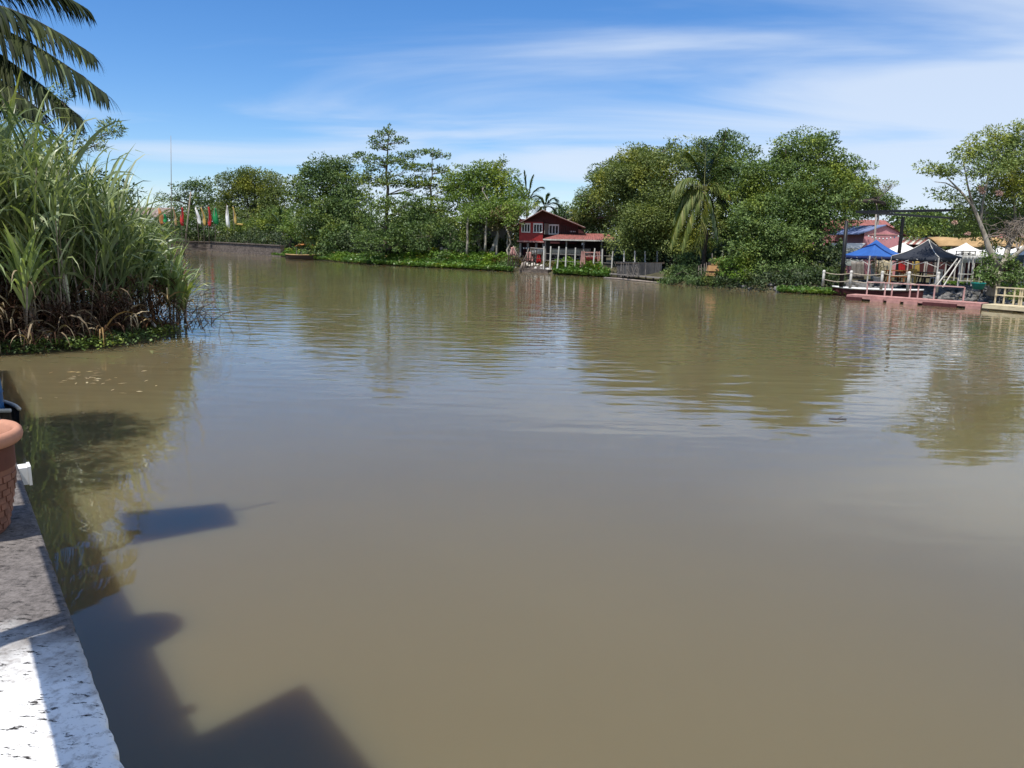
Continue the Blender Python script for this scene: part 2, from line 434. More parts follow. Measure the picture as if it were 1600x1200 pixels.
# ------------------------------------------------------------------ quay: ledge, deck behind it
LE = Vector((-1.394, 2.277, 0))        # a point on the ledge's water edge
LDIR = Vector((-0.597, 0.802, 0)).normalized()
LN = Vector((0.802, 0.597, 0)).normalized()   # towards the water
LZ = 1.8
def ledge(s, n, z): return LE + LDIR*s + LN*n + Vector((0, 0, z))
m, t, b = newmat('ledge_concrete')
b.inputs['Roughness'].default_value = 0.92; b.inputs['Specular IOR Level'].default_value = 0.2
tc = tn('ShaderNodeTexCoord'); L = t.links.new
def noise(scale, detail=6, rough=0.65, src=None):
    n = tn('ShaderNodeTexNoise'); n.inputs['Scale'].default_value = scale; n.inputs['Detail'].default_value = detail; n.inputs['Roughness'].default_value = rough
    L(src or tc.outputs['Object'], n.inputs[0]); return n.outputs[0]
def ramp(src, a, ca, bb, cb2):
    r = tn('ShaderNodeValToRGB'); r.color_ramp.elements[0].position = a; r.color_ramp.elements[1].position = bb
    r.color_ramp.elements[0].color = (*ca, 1); r.color_ramp.elements[1].color = (*cb2, 1); L(src, r.inputs[0]); return r.outputs[0]
def mixc(f, a, c):
    x = tn('ShaderNodeMix'); x.data_type = 'RGBA'; L(f, x.inputs[0]); L(a, x.inputs[6]); L(c, x.inputs[7]); return x.outputs[2]
bare = ramp(noise(38, 10, 0.8), .34, (.06, .053, .049), .66, (.225, .20, .185))
paint = ramp(noise(30, 8, .7), .34, (.42, .39, .36), .50, (.84, .83, .80))
mpw = tn('ShaderNodeMapping'); mpw.inputs['Rotation'].default_value = (0, 0, rad(-50)); mpw.inputs['Scale'].default_value = (1, 3.0, 1)
L(tc.outputs['Object'], mpw.inputs[0])
spots = ramp(noise(17, 7, .75, mpw.outputs[0]), .575, (0, 0, 0), .61, (1, 1, 1))
dirt = tn('ShaderNodeRGB'); dirt.outputs[0].default_value = (.035, .032, .03, 1)
sp2 = tn('ShaderNodeSeparateXYZ'); L(tc.outputs['Object'], sp2.inputs[0])
al = tn('ShaderNodeMath'); al.operation = 'MULTIPLY_ADD'; L(noise(5, 5), al.inputs[0]); al.inputs[1].default_value = 0.55
L(sp2.outputs[1], al.inputs[2])
worn = tn('ShaderNodeMapRange'); worn.inputs['From Min'].default_value = 2.10; worn.inputs['From Max'].default_value = 2.46
L(al.outputs[0], worn.inputs[0])
base = mixc(worn.outputs[0], paint, bare)
base = mixc(spots, base, dirt.outputs[0])
L(base, b.inputs['Base Color'])
bp = tn('ShaderNodeBump'); bp.inputs['Strength'].default_value = 0.55; bp.inputs['Distance'].default_value = 0.006
L(noise(42, 9, .75), bp.inputs['Height']); L(bp.outputs[0], b.inputs['Normal'])
MA['ledge'] = m
rows = []
ns = [0, -.006, -.02, -.06, -.12, -.2, -.3, -.42, -.55]
ss = [-4 + .02*i for i in range(350)] + [3 + .05*i for i in range(272)]
prof = [(0.0, -2.6), (0.0, -.25), (0.0, -.014), (-.004, -.003), (-.02, 0.0), (-.12, 0.002), (-.25, 0), (-.4, .002), (-.52, 0), (-.54, -.015), (-.55, -.05), (-.55, -.5)]
chip = [max(0, random.gauss(0, .0025)) + (random.uniform(.006, .016) if random.random() < .05 else 0) for _ in ss]
for n, dz in prof:
    rows.append([ledge(s, n - (chip[i] if -.05 < n <= 0 and dz > -.3 else 0), LZ + dz + (random.gauss(0, .0015) if dz > -.1 else 0)) for i, s in enumerate(ss)])
lw = MB().grid(rows).build('concrete_parapet', MA['ledge'], smooth=True)
tag(lw, 'weathered concrete quay parapet, worn white near the camera, bare brown further on', 'parapet')
# deck behind the parapet (the quay the camera stands on)
dk = MB()
q = [ledge(-4, -.55, 1.38), ledge(16.6, -.55, 1.38), ledge(16.6, -9, 1.38), ledge(-4, -9, 1.38)]
dk.sheet([[q[0], q[1]], [q[3], q[2]]], 2.2)
tag(dk.build('deck', MA['concrete']), kind='structure')

# ------------------------------------------------------------------ things on and by the parapet
def brickmat():
    m, t, b = newmat('terracotta_brick_band')
    b.inputs['Roughness'].default_value = 0.75
    tc = t.nodes.new('ShaderNodeTexCoord')
    nz = t.nodes.new('ShaderNodeTexNoise'); nz.inputs['Scale'].default_value = 14; nz.inputs['Detail'].default_value = 8
    t.links.new(tc.outputs['Object'], nz.inputs[0])
    r = t.nodes.new('ShaderNodeValToRGB')
    r.color_ramp.elements[0].position = .3; r.color_ramp.elements[1].position = .7
    r.color_ramp.elements[0].color = (.15, .065, .042, 1); r.color_ramp.elements[1].color = (.30, .135, .085, 1)
    t.links.new(nz.outputs[0], r.inputs[0]); t.links.new(r.outputs[0], b.inputs['Base Color'])
    return m
MA['terracotta'] = mat('terracotta', (.50, .25, .165), (.40, .19, .12), 7, .7, bump=.1)
MA['terracotta_dark'] = mat('terracotta_dark', (.17, .06, .04), (.11, .04, .028), 9, .6)
MA['terracotta_brick'] = brickmat()
MA['soil'] = mat('soil', (.09, .06, .04), (.04, .03, .02), 20, .95, bump=.6)
def pot(name, label, c, R, Hh, group=None):
    t = thing(name, label, 'pot', c, group)
    k = R; cz = Vector(c)
    body = MB().lathe([(k*.60, 0), (k*.64, Hh*.03), (k*.70, Hh*.2), (k*.78, Hh*.42), (k*.825, Hh*.6), (k*.845, Hh*.64)], cz, 56).build('pot_body', MA['terracotta_brick'], t, True)
    # moulded brick courses: raised little bricks
    br = MB(); zc = Hh*.05; row = 0
    while zc < Hh*.58:
        rr = k*np.interp(zc/Hh, [0, .2, .42, .6], [.62, .70, .78, .825])
        n = 22
        for i in range(n):
            a0 = 2*math.pi*(i + .5*(row % 2))/n + .02; a1 = a0 + 2*math.pi/n - .05
            vs = []
            for z, ro in ((zc, 0), (zc + Hh*.055, 0)):
                for ri in (rr*.985, rr + .006 + random.uniform(0, .003)):
                    for a in (a0, (a0+a1)/2, a1): vs.append((cz.x + ri*math.cos(a), cz.y + ri*math.sin(a), cz.z + z))
            br.add(vs, [(3,4,10,9), (4,5,11,10), (0,1,4,3), (1,2,5,4), (9,10,7,6), (10,11,8,7), (0,3,9,6), (5,2,8,11)])
        zc += Hh*.068; row += 1
    br.build('brick_relief', MA['terracotta_brick'], body)
    MB().lathe([(k*.845, Hh*.64), (k*.85, Hh*.66), (k*.845, Hh*.74), (k*.855, Hh*.86)], cz, 56).build('neck_band', MA['terracotta_dark'], t, True)
    MB().lathe([(k*.85, Hh*.855), (k*.93, Hh*.865), (k*.98, Hh*.89), (k, Hh*.93), (k*.985, Hh*.975), (k*.94, Hh), (k*.88, Hh*.995), (k*.83, Hh*.96), (k*.80, Hh*.86), (k*.76, Hh*.7)], cz, 56).build('rim', MA['terracotta'], t, True)
    MB().lathe([(k*.77, Hh*.72), (k*.4, Hh*.735), (0.001, Hh*.74)], cz, 24).build('soil', MA['soil'], t, True)
    return t
pc = ledge(.95, -.245, LZ)
pot('terracotta_pot', 'terracotta pot with a thick pale rim and a brick pattern band, at the parapet edge', pc, .225, .42)
# white square pipe end sticking out past the parapet behind the pot
p = ledge(1.93, 0, 0)
t = thing('drain_pipe', 'white square plastic drain pipe end jutting out over the water behind the terracotta pot', 'pipe', p + Vector((0, 0, 1.6)))
a = ledge(1.93, -.02, LZ - .06); e = ledge(1.93, .04, LZ - .06)
pb = MB()
pb.beam(a, e, .09, .09)
pb.build('pipe', MA['white'], t)
MB().beam(ledge(1.93, .041, LZ - .06), ledge(1.93, .055, LZ - .06), .1, .1).build('collar', MA['white'], t)
# moored dark canoe bow with pale gunwales, blue drum aboard
def canoe(name, label, bow, d, length, beamw, depth, hull, gun, gunw=.035, z0=0.0):
    d = Vector(d).normalized(); s = Vector((-d.y, d.x, 0))
    t = thing(name, label, 'boat', bow)
    rows = []; gl = []; gr_ = []
    n = 18
    for i in range(n):
        u = i/(n-1)
        wv = beamw/2*min(1, math.sin(math.pi*min(.5, u*1.15+.02))**.75) * (1 if u < .6 else max(.08, math.cos((u-.6)/.4*math.pi/2)**.7))
        sheer = .22*depth*(1-u)**3 + .15*depth*max(0, u-.7)**2*8
        c = bow - d*(u*length)
        zt = z0 + depth*.72 + sheer; zb = z0 - depth*.28
        r = []
        for k in range(9):
            q = k/8*2 - 1
            zz_ = zb + (zt - zb)*abs(q)**2.2
            r.append(c + s*(wv*math.copysign(abs(q)**.75, q)) + Vector((0, 0, zz_)))
        rows.append(r); gl.append(r[0]); gr_.append(r[-1])
    MB().sheet(rows, .03).build('hull', hull, t, True)
    g = MB(); g.tube(gl, gunw, 6); g.tube(gr_, gunw, 6); g.build('gunwale', gun, t, True)
    th = MB()
    for i in (5, 9, 13): th.beam(rows[i][0] - Vector((0, 0, .05)), rows[i][-1] - Vector((0, 0, .05)), .18, .03)
    th.build('thwart', MA['grey_wood'], t)
    return t
bow = G(24, 648, .32); bow.z = 0
canoe('canoe', 'dark canoe moored along the quay beyond the terracotta pot, its bow with pale edges', bow, (.75, -.35, 0), 4.6, 1.0, .42, MA['dark_wood'], MA['offwhite'], .03)
dc = G(-20, 652, .2); dc.z = .06
t = thing('plastic_drum', 'blue plastic drum standing in the dark canoe by the quay', 'drum', dc)
MB().lathe([(0.001, 0), (.2, 0), (.22, .03), (.225, .25), (.235, .27), (.225, .29), (.225, .5), (.235, .52), (.225, .54), (.21, .74), (.18, .78), (.001, .785)], dc, 24).build('drum_body', MA['blue_plastic'], t, True)
MB().lathe([(.05, .78), (.05, .82), (.001, .82)], dc + Vector((.1, 0, 0)), 12).build('cap', MA['white'], t, True)

# unseen things just outside the picture, shaped for their shadows on ledge and water
t = thing('shadow_board', 'unseen white board on posts beside the camera, shaped to cast the quay shadows', 'notice board', ledge(0, -.62, 1.38))
g = MB()
g.beam(ledge(1.47, -.62, 4.24), ledge(-.25, -.62, 4.24), .04, 1.22)
g.beam(ledge(1.47, -.62, 3.42), ledge(.96, -.62, 3.42), .04, .42); g.beam(ledge(.5, -.62, 3.42), ledge(-.25, -.62, 3.42), .04, .42); g.beam(ledge(-.25, -.62, 3.92), ledge(-2.4, -.62, 3.92), .04, 1.86)  # lower pieces leave a gap, shaped so sunlight reaches the pot
g.build('board', MA['white'], t)
for u in (-.2, -2.2): MB().beam(ledge(u, -.675, 1.38), ledge(u, -.675, 4.7), .07, .09, tuple(LDIR)).build('post', MA['grey_wood'], t)
# lamp post with a solar panel further along
hz_ = 4.9; off_ = Vector((LD.x, LD.y, 0)).normalized()*(-hz_/math.tan(rad(SUN_EL))) + Vector((0, 0, hz_))
q4 = [G(190, 801) + off_, G(350, 786) + off_, G(371, 820) + off_, G(210, 850) + off_]
pf = G(214, 846) + off_
t = thing('solar_lamp', 'thin lamp post with a flat solar panel standing further along the quay', 'lamp post', Vector((pf.x, pf.y, 1.38)))
MB().tube([(pf.x, pf.y, 1.38), (pf.x, pf.y, hz_ - .04)], .02, 8).build('pole', MA['black_steel'], t)
MB().sheet([[q4[0].lerp(q4[1], u) for u in (0, .12, .9, 1)], [q4[0].lerp(q4[3], .5).lerp(q4[1].lerp(q4[2], .5), u) for u in (-.03, .1, .95, 1.03)], [q4[3].lerp(q4[2], u) for u in (0, .1, .9, 1)]], .035).build('panel', MA['glass'], t)
MB().tube([q4[1].lerp(q4[2], .4) - Vector((0, 0, .05)), G(430, 785) + off_], .016, 8).build('arm', MA['black_steel'], t)
# unseen jar added on the quay to cast the domed shadow
jc = Vector((-3.62, 4.42, 1.38))
t = thing('shadow_jar', 'unseen round shouldered jar added behind the parapet to cast a domed shadow', 'jar', jc)
MB().lathe([(.001, 0), (.2, 0), (.27, .3), (.31, .8), (.31, 1.3), (.27, 1.6), (.18, 1.76), (.001, 1.8)], jc, 32).build('jar_body', MA['terracotta_dark'], t, True)

# ------------------------------------------------------------------ foliage builders
def unit(a): return a/np.maximum(np.linalg.norm(a, axis=-1, keepdims=True), 1e-9)
def leaf_arrays(pos, dr, nr, ln, wd, fold=.25):
    dr = unit(dr); sd_ = unit(np.cross(dr, nr)); nr = unit(np.cross(sd_, dr))
    ln = ln[:, None]; wd = wd[:, None]
    mid = pos + dr*ln*.45 - nr*wd*fold*.5
    V = np.stack([pos, mid + sd_*wd*.5 + nr*wd*fold, pos + dr*ln, mid - sd_*wd*.5 + nr*wd*fold], 1).reshape(-1, 3)
    n = len(pos); Fq = np.arange(n*4).reshape(n, 4)
    return V, Fq
def crown_leaves(lobes, size, cover, clump=.8, flat=.6, droop=.2, up=.8, aspect=.5, fill=.25, spread=1.0):
    """lobes: (centre, (rx, ry, rz)); leaves gathered in clumps near each lobe's skin, plus a thinner inner fill"""
    size = size*(.78 if size > .16 else 1)
    P, D, Nn, S = [], [], [], []
    cs = [np.array(c) for c, r in lobes]; rs = [np.array(r) for c, r in lobes]
    for c, r in zip(cs, rs):
        area = math.pi*r[0]*max(r[2], .5)
        n_leaf = int(cover*area/(size*size*aspect*.5))
        per = max(14, int(2.6*clump**2/(size*size*aspect*.5)))
        nc = max(3, int(n_leaf*(1-fill)/per))
        u = unit(rng.normal(size=(nc, 3))); rad_ = rng.uniform(.5, 1.06, (nc, 1))**.7
        cc = c + u*r*rad_
        # a few sprays that leave the outline
        k = rng.random(nc) < .14
        cc[k] = c + u[k]*r*rng.uniform(1.0, 1.26, (k.sum(), 1))
        csz = clump*rng.uniform(.5, 1.35, nc)
        hol = np.sin(cc[:, 0]*1.9/clump + 1.3) + np.sin(cc[:, 1]*1.7/clump) + np.sin(cc[:, 2]*2.6/clump + .6*cc[:, 0])
        csz = np.where(hol < -.9, csz*.45, csz)
        cnt = np.maximum(6, (per*(csz/clump)**2).astype(int))
        cnt[k] = np.maximum(5, cnt[k]//3)
        idx = np.repeat(np.arange(nc), cnt)
        off = unit(rng.normal(size=(len(idx), 3)))*rng.uniform(.45, 1, (len(idx), 1))**.6
        off *= csz[idx][:, None]; off[:, 2] *= flat
        p = cc[idx] + off
        outw = unit((p - c)/r)
        d = unit(off*1.0 + outw*.6 + rng.normal(size=p.shape)*.55 + np.array([0, 0, -droop]))
        nn = unit(np.array([0, 0, up*.5]) + outw*.3 + unit(off)*.9 + rng.normal(size=p.shape)*.26)
        P.append(p); D.append(d); Nn.append(nn); S.append(size*rng.uniform(.6, 1.25, len(p)))
        nf = int(n_leaf*fill)
        u = unit(rng.normal(size=(nf, 3)))*rng.uniform(0, .85, (nf, 1))**.5
        P.append(c + u*r); D.append(unit(rng.normal(size=(nf, 3)))); Nn.append(unit(rng.normal(size=(nf, 3)) + np.array([0, 0, .6]))); S.append(size*rng.uniform(.9, 1.5, nf))
    P, D, Nn, S = map(np.concatenate, (P, D, Nn, S))
    return leaf_arrays(P, D, Nn, S, S*aspect*rng.uniform(.8, 1.2, len(S)))
def limb(a, b, sag=0.0, n=5, jit=.12):
    a, b = Vector(a), Vector(b); L_ = (b - a).length; pts = []
    for i in range(n):
        u = i/(n-1)
        p = a.lerp(b, u); q = math.sin(math.pi*u)
        p += Vector((random.gauss(0, jit)*L_*.25*q, random.gauss(0, jit)*L_*.25*q, -sag*L_*q)); pts.append(p)
    return pts
NT = [0]
def tree(name, label, base, lobes, leaf, size=.26, cover=5, clump=.8, trunk_r=.2, bark='bark', stems=1, cat='tree', group=None, fork=.4, twigs=2, leader=False, **kw):
    """base: point on the ground. lobes: list of (px, py, rx, ry, Y) in photo pixels measured at distance Y"""
    base = Vector(base)
    t = thing(name, label, cat, base, group)
    W = []
    for (px, py, rx, ry, Y) in lobes:
        c = at(px, py, Y); k = Y/F*1.0
        W.append((c, (rx*k, min(rx, max(ry, rx*.7))*k*.85, ry*k)))
    V, Fq = crown_leaves(W, size, cover, clump, **kw)
    npmesh('crown', V, Fq, MA[leaf], t)
    tb = MB()
    top = max(W, key=lambda q: q[0].z)[0]
    mean = sum((q[0] for q in W), Vector((0, 0, 0)))/len(W)
    if leader:
        stems = 0
        tp = Vector(top); pts = limb(base - Vector((0, 0, .2)), tp, 0, 10, .04)
        tb.tube(pts, [trunk_r*(1 - .9*i/9) for i in range(10)], 9)
        for (c, r) in W:
            zt = max(base.z + .5, c.z - .35*abs((Vector(c) - tp).xy.length) - .1)
            f = min(.98, max(.05, (zt - base.z)/max(.1, tp.z - base.z)))*9; i = min(8, int(f)); o_ = pts[i].lerp(pts[i+1], f - i)
            for q in [Vector(c)] + [Vector(c) + Vector(unit(rng.normal(size=3))*np.array(r)*np.array([.9, .9, .4])) for _ in range(twigs)]:
                tb.tube(limb(o_, q, .03, 6, .15), [trunk_r*(.28 - .23*i/5)*(1 - .5*f/9) for i in range(6)], 5)
    for s in range(stems):
        b0 = base + Vector((random.uniform(-.3, .3), random.uniform(-.3, .3), 0))*(s > 0)
        b0.z -= .15
        fk = base.lerp(Vector((mean.x, mean.y, base.z + max(.6, (mean.z - base.z)*fork*2))), 1.0)
        fk = b0.lerp(fk, .5 + .5*random.random()) if s else fk
        rr = trunk_r*(1 if s == 0 else .7)
        pts = limb(b0, fk, 0, 6, .25)
        tb.tube(pts, [rr*(1 - .45*i/5) for i in range(6)], 9)
        for j, (c, r) in enumerate(W):
            if stems > 1 and j % stems != s: continue
            pts = limb(fk, c, -.06, 6, .3)
            tb.tube(pts, [rr*.5*(1 - .75*i/5) for i in range(6)], 7)
            for _ in range(twigs):
                u = unit(rng.normal(size=3)); e_ = Vector(c) + Vector(u*np.array(r)*.85)
                i0 = random.randint(2, 4)
                tb.tube(limb(pts[i0], e_, -.05, 5, .3), [rr*.2, rr*.16, rr*.12, rr*.08, rr*.03], 5)
    tb.build('trunk', MA[bark], t, True)
    return t

# ---- blades (cane, grass) as curved strips
def blades(P, D, L, Wd, bend, segs=6, twist=.3):
    """P roots, D start directions, L lengths, Wd widths, bend: how far they arch over"""
    n = len(P); pts = [P]; d = unit(D.copy()); p = P.copy()
    side = unit(np.cross(d, np.array([0, 0, 1.0])) + rng.normal(size=(n, 3))*twist)
    for i in range(segs):
        d = unit(d + np.array([0, 0, -1.0])*(bend*(.35 + i*.42)/segs)[:, None])
        p = p + d*(L/segs)[:, None]; pts.append(p)
    V = []
    for i, q in enumerate(pts):
        u = i/segs
        wv = Wd*(.55 + .9*u if u < .35 else .9*(1 - (u - .35)/.65)**.8 + .02)
        V += [q - side*wv[:, None]*.5, q + side*wv[:, None]*.5]
    V = np.stack(V, 1)                      # n, 2(segs+1), 3
    m_ = 2*(segs+1)
    f = np.array([[2*i, 2*i+1, 2*i+3, 2*i+2] for i in range(segs)])
    Fq = (np.arange(n)[:, None, None]*m_ + f[None]).reshape(-1, 4)
    return V.reshape(-1, 3), Fq
def cane_blades(stems, per, L=(.9, 1.6), W=(.03, .055), bend=(.6, 1.6), low=.25, vert=1.1):
    """leaves up the stems: stems = list of (foot, top)"""
    P, D = [], []
    for a, b_ in stems:
        a, b_ = np.array(a), np.array(b_)
        u = low + (1-low)*rng.random(per)**.6
        P.append(a + (b_ - a)*u[:, None])
        an = rng.uniform(0, 2*math.pi, per)
        D.append(np.stack([np.cos(an), np.sin(an), vert + rng.uniform(-.3, 1.1, per) + u*.7], 1))
    P, D = np.concatenate(P), np.concatenate(D); n = len(P)
    return blades(P, D, rng.uniform(*L, n), rng.uniform(*W, n), rng.uniform(*bend, n))

# ---- palms
def frond_mesh(pts, leaflet, width=.05, hang=.8, n=70, wstart=.12):
    """pts: rachis points; leaflets both sides, hanging"""
    pts = [np.array(p) for p in pts]; seg = len(pts) - 1
    us = np.linspace(wstart, .995, n)
    P, D, Ls = [], [], []
    for u in us:
        f = u*seg; i = min(seg - 1, int(f)); q = pts[i] + (pts[i+1] - pts[i])*(f - i)
        tg = unit(pts[i+1] - pts[i]); sdv = unit(np.cross(tg, np.array([0, 0, 1.0])))
        for s in (-1, 1):
            P.append(q); D.append(sdv*s*.8 + tg*(.75 + .5*u) + np.array([0, 0, -.15]) + rng.normal(size=3)*.10)
            Ls.append(leaflet*(math.sin(math.pi*(.18 + .78*u))**.6 + .15)*rng.uniform(.85, 1.1))
    P, D, Ls = np.array(P), np.array(D), np.array(Ls); k = len(P)
    return blades(P, D, Ls, np.full(k, width)*rng.uniform(.8, 1.2, k), np.full(k, hang)*rng.uniform(.7, 1.3, k), 4, .15)
def arc(a, b_, lift, n=9):
    a, b_ = Vector(a), Vector(b_)
    c = a.lerp(b_, .45) + Vector((0, 0, lift))
    return [a*(1-u)**2 + c*2*u*(1-u) + b_*u*u for u in [i/(n-1) for i in range(n)]]
def palm(name, label, base, head, fronds, leaf='frond', trunk_r=.16, leaflet=.8, width=.05, cat='palm tree', trunk=True, rach='frond_rib', n=70, group=None, hang=.8, bark='pale_bark'):
    """fronds: list of (tip point, lift, material or None)"""
    base, head = Vector(base), Vector(head)
    t = thing(name, label, cat, base, group)
    if trunk:
        pts = limb(base - Vector((0, 0, .2)), head, 0, 9, .12)
        MB().tube(pts, [trunk_r*(1.25 - .5*i/8) for i in range(9)], 10).build('trunk', MA[bark], t, True)
    for tip, lift, mt in fronds:
        a = arc(head, tip, lift)
        V, Fq = frond_mesh(a, leaflet, width, n=n, hang=hang)
        fr = npmesh('frond', V, Fq, MA[mt or leaf], t)
        MB().tube(a, [.035*(1 - .8*i/8) for i in range(9)], 5).build('rib', MA[rach], fr, True)
    return t
MA['frond_rib'] = mat('frond_rib', (.28, .27, .10), (.18, .18, .06), 3, .6)

# ================================================================== LEFT: palm, cane, shrubs
# coconut palm just outside the picture whose fronds hang into the top left corner
hd = at(-170, 10, 25); bs = Vector((hd.x - 1.2, hd.y + .5, .9))
def fr(px, py, Y, lift, m=None): return (at(px, py, Y), lift, m)
def frm(mx_, my_, px, py, Y):
    """a frond through a middle point: lift that makes the arc pass there"""
    b_ = at(px, py, Y); u = .5; mid = at(mx_, my_, (Y + 25)/2)
    return (b_, 2*(mid.z - (hd.z + b_.z)/2) + .05*(hd.z - b_.z), None)
palm('coconut_palm', 'coconut palm with long dark feathery fronds hanging over the cane at the river corner', bs, hd,
     [frm(20, 6, 146, 86, 24.5), frm(20, 44, 166, 147, 24), frm(0, 74, 127, 185, 24), frm(-40, 90, 62, 172, 23.5), frm(-60, 105, 35, 165, 26), frm(-90, 90, -40, 190, 24), frm(0, -45, 130, 10, 27),
      fr(-330, 60, 25, 1.5), fr(-360, 150, 26, 1.0), fr(-220, -120, 27, 1.0), fr(-270, 190, 24, .6), fr(-130, -150, 25, 1.0)],
     leaf='dark_frond', leaflet=1.6, width=.10, trunk_r=.17, n=130, hang=1.7, rach='dark_bark')

qt = thing('quay_tree', 'leafy tree leaning over the river from the quay at the left, outside the picture', 'tree', Vector((-10.6, 6.6, 1.2)))
V, Fq = crown_leaves([((-7.7, 7.5, 5.2), (1.2, 1.3, .9)), ((-8.9, 8.9, 6.2), (1.5, 1.6, 1.2)), ((-7.9, 9.2, 4.6), (1.1, 1.2, .8)), ((-9.6, 7.4, 6.0), (1.3, 1.4, 1.1)), ((-7.1, 6.9, 3.9), (.8, .9, .6))], .2, 4.5, .5)
npmesh('crown', V, Fq, MA['mid_leaf'], qt)
g = MB(); tp = [Vector((-10.6, 6.6, .9)), Vector((-10.2, 6.8, 3)), Vector((-9.4, 7.6, 5)), Vector((-9, 8.4, 6))]; g.tube(tp, [.22, .19, .14, .06], 8)
for e in ((-7.7, 7.5, 5.2), (-7.9, 9.2, 4.6), (-7.1, 6.9, 3.9)): g.tube(limb(tp[2], e, .02, 5, .1), [.09, .07, .05, .04, .02], 6)
g.build('trunk', MA['dark_bark'], qt, True)

# back mass of cane: too dense to count
def cane_stems(n, area, hrange, lean=.12):
    st = []
    for _ in range(n):
        px, py, z = area()
        a = Vector((px, py, z)); h = random.uniform(*hrange)
        st.append((tuple(a), tuple(a + Vector((random.gauss(0, lean)*h, random.gauss(0, lean)*h, h)))))
    return st
def pen_pt(smin, smax, dmin, dmax):
    """a point along the peninsula's water line, d metres inland"""
    i = random.uniform(smin, smax); k = int(i); A, B_ = PEN[k], PEN[min(k+1, len(PEN)-1)]
    p = A.lerp(B_, i - k); q = (cen - p); q.z = 0
    d = random.uniform(dmin, dmax); p = p + q.normalized()*d
    return p.x, p.y, min(.9, .05 + d*.14)
def put_blades(name, arrs, mat_, parent=None):
    V, Fq = arrs; return npmesh(name, V, Fq, MA[mat_], parent)
# heights follow the outline: taller inland and to the left
def mass_area():
    return pen_pt(0.2, 5.4, .8, 6.5)
st = []
for _ in range(360):
    x, y, z = mass_area()
    # outline of the stand: seen from the quay it falls from left to right
    azr = math.degrees(math.atan2(x, y))
    hmax = np.interp(azr, [-37, -32, -29.5, -27.5, -25.5, -24, -22.4], [6.6, 6.3, 5.6, 4.3, 3.3, 2.4, 1.5])
    h = hmax*random.uniform(.5, 1.0)
    st.append(((x, y, z), (x + random.gauss(0, .09)*h, y + random.gauss(0, .09)*h, z + h*.78)))
ms = tag(put_blades('cane_stand', cane_blades(st, 15, (1.2, 2.4), (.065, .125), (.3, 2.0), .22, 1.8), 'cane_leaf'), kind='stuff')
sb = MB()
for a, b_ in st: sb.tube([a, b_], [.02, .012], 5)
sb.build('cane_stand_stems', MA['twig'], ms)
# dead leaf litter hanging at the feet of the stand
st2 = []
for _ in range(330):
    x, y, z = pen_pt(0.0, 5.2, .2, 4.5)
    st2.append(((x, y, z), (x + random.gauss(0, .25), y + random.gauss(0, .25), z + random.uniform(.2, 1.5))))
put_blades('dead_leaves', cane_blades(st2, 20, (.4, 1.0), (.02, .045), (1.0, 3.6), .05, .6), 'thatch', ms)
put_blades('dry_leaves', cane_blades(st2[:130], 6, (.5, 1.3), (.035, .07), (1.2, 3.2), .3, .4), 'dry_leaf', ms)
# broken pale canes lying about at the waterside
def G2(px, py, z): return G(px, py, z)
lb = MB()
for (x0, y0, z0), (x1, y1, z1) in [((108, 497, .6), (165, 503, .5)), ((122, 480, .8), (170, 495, .55)), ((25, 528, .3), (45, 510, .5)), ((0, 520, .4), (28, 505, .55)), ((225, 490, .6), (243, 510, .35)), ((55, 490, .8), (72, 525, .3)), ((0, 505, .6), (20, 498, .7))]:
    lb.tube(limb(G(x0, y0, z0), G(x1, y1, z1), 0, 4, .1), .035, 6)
lb.build('broken_canes', MA['offwhite'], ms, True)
# single cane plants along the water's edge
CP = [  # px, py of the foot, foot height, cane height, leaf length, stems, label
    (43, 525, .35, 2.4, 1.25, 4, 'leftmost waterside cane plant, stout stems with hanging broad leaves'),
    (80, 515, .40, 3.0, 1.5, 4, 'tall cane plant with upright green leaves behind a pale broken stump'),
    (112, 512, .40, 3.3, 1.5, 4, 'tall cane plant with dark green upright leaves between two thinner cane plants'),
    (150, 508, .35, 3.0, 1.4, 3, 'cane plant rising above the pale fallen canes'),
    (188, 512, .25, 2.0, 1.6, 5, 'cane plant with a wide leaf fan above a brown dead tuft at the waterline'),
    (215, 500, .35, 2.3, 1.4, 4, 'cane plant with thin arching leaves just right of the widest fan'),
    (240, 498, .30, 1.9, 1.3, 3, 'short cane plant with pale dry lower leaves near the bank corner'),
    (266, 506, .20, 1.55, 1.45, 4, 'rightmost cane plant with a spreading fan of leaves on a bare pale stem'),
    (287, 502, .12, 1.0, 1.2, 3, 'small drooping cane plant leaning over the water at the bank corner'),
    (246, 470, .5, 2.9, 1.3, 2, 'cane plant with tall spear leaves standing against the sky'),
    (20, 500, .6, 3.9, 1.5, 4, 'tall cane plant with broad yellow green leaf at the left edge'),
    (62, 492, .6, 3.9, 1.6, 4, 'tall arching cane plant under the palm fronds'),
]
for (px, py, z, h, ll, ns, lab) in CP:
    f = G(px, py, z)
    t = thing('cane_plant', lab, 'cane plant', f, 'cane plants along the water edge')
    st = []
    for i in range(ns):
        a = f + Vector((random.gauss(0, .13), random.gauss(0, .13), -.1))
        st.append((tuple(a), tuple(a + Vector((random.gauss(0, .06)*h, random.gauss(0, .06)*h, h*.72*random.uniform(.8, 1.1))))))
    sb = MB()
    for a, b_ in st: sb.tube([a, Vector(a).lerp(Vector(b_), .5), b_], [.033, .028, .018], 6)
    sb.build('stalk', MA['twig'], t, True)
    put_blades('leaves', cane_blades(st, 17, (ll*.85, ll*1.35), (.08, .14), (.25, 1.7), .35, 2.0), 'cane_leaf_pale', t)
    put_blades('dry_leaves', cane_blades(st, 9, (.4, .9), (.03, .055), (2.2, 3.8), .12, .25), 'dry_leaf', t)
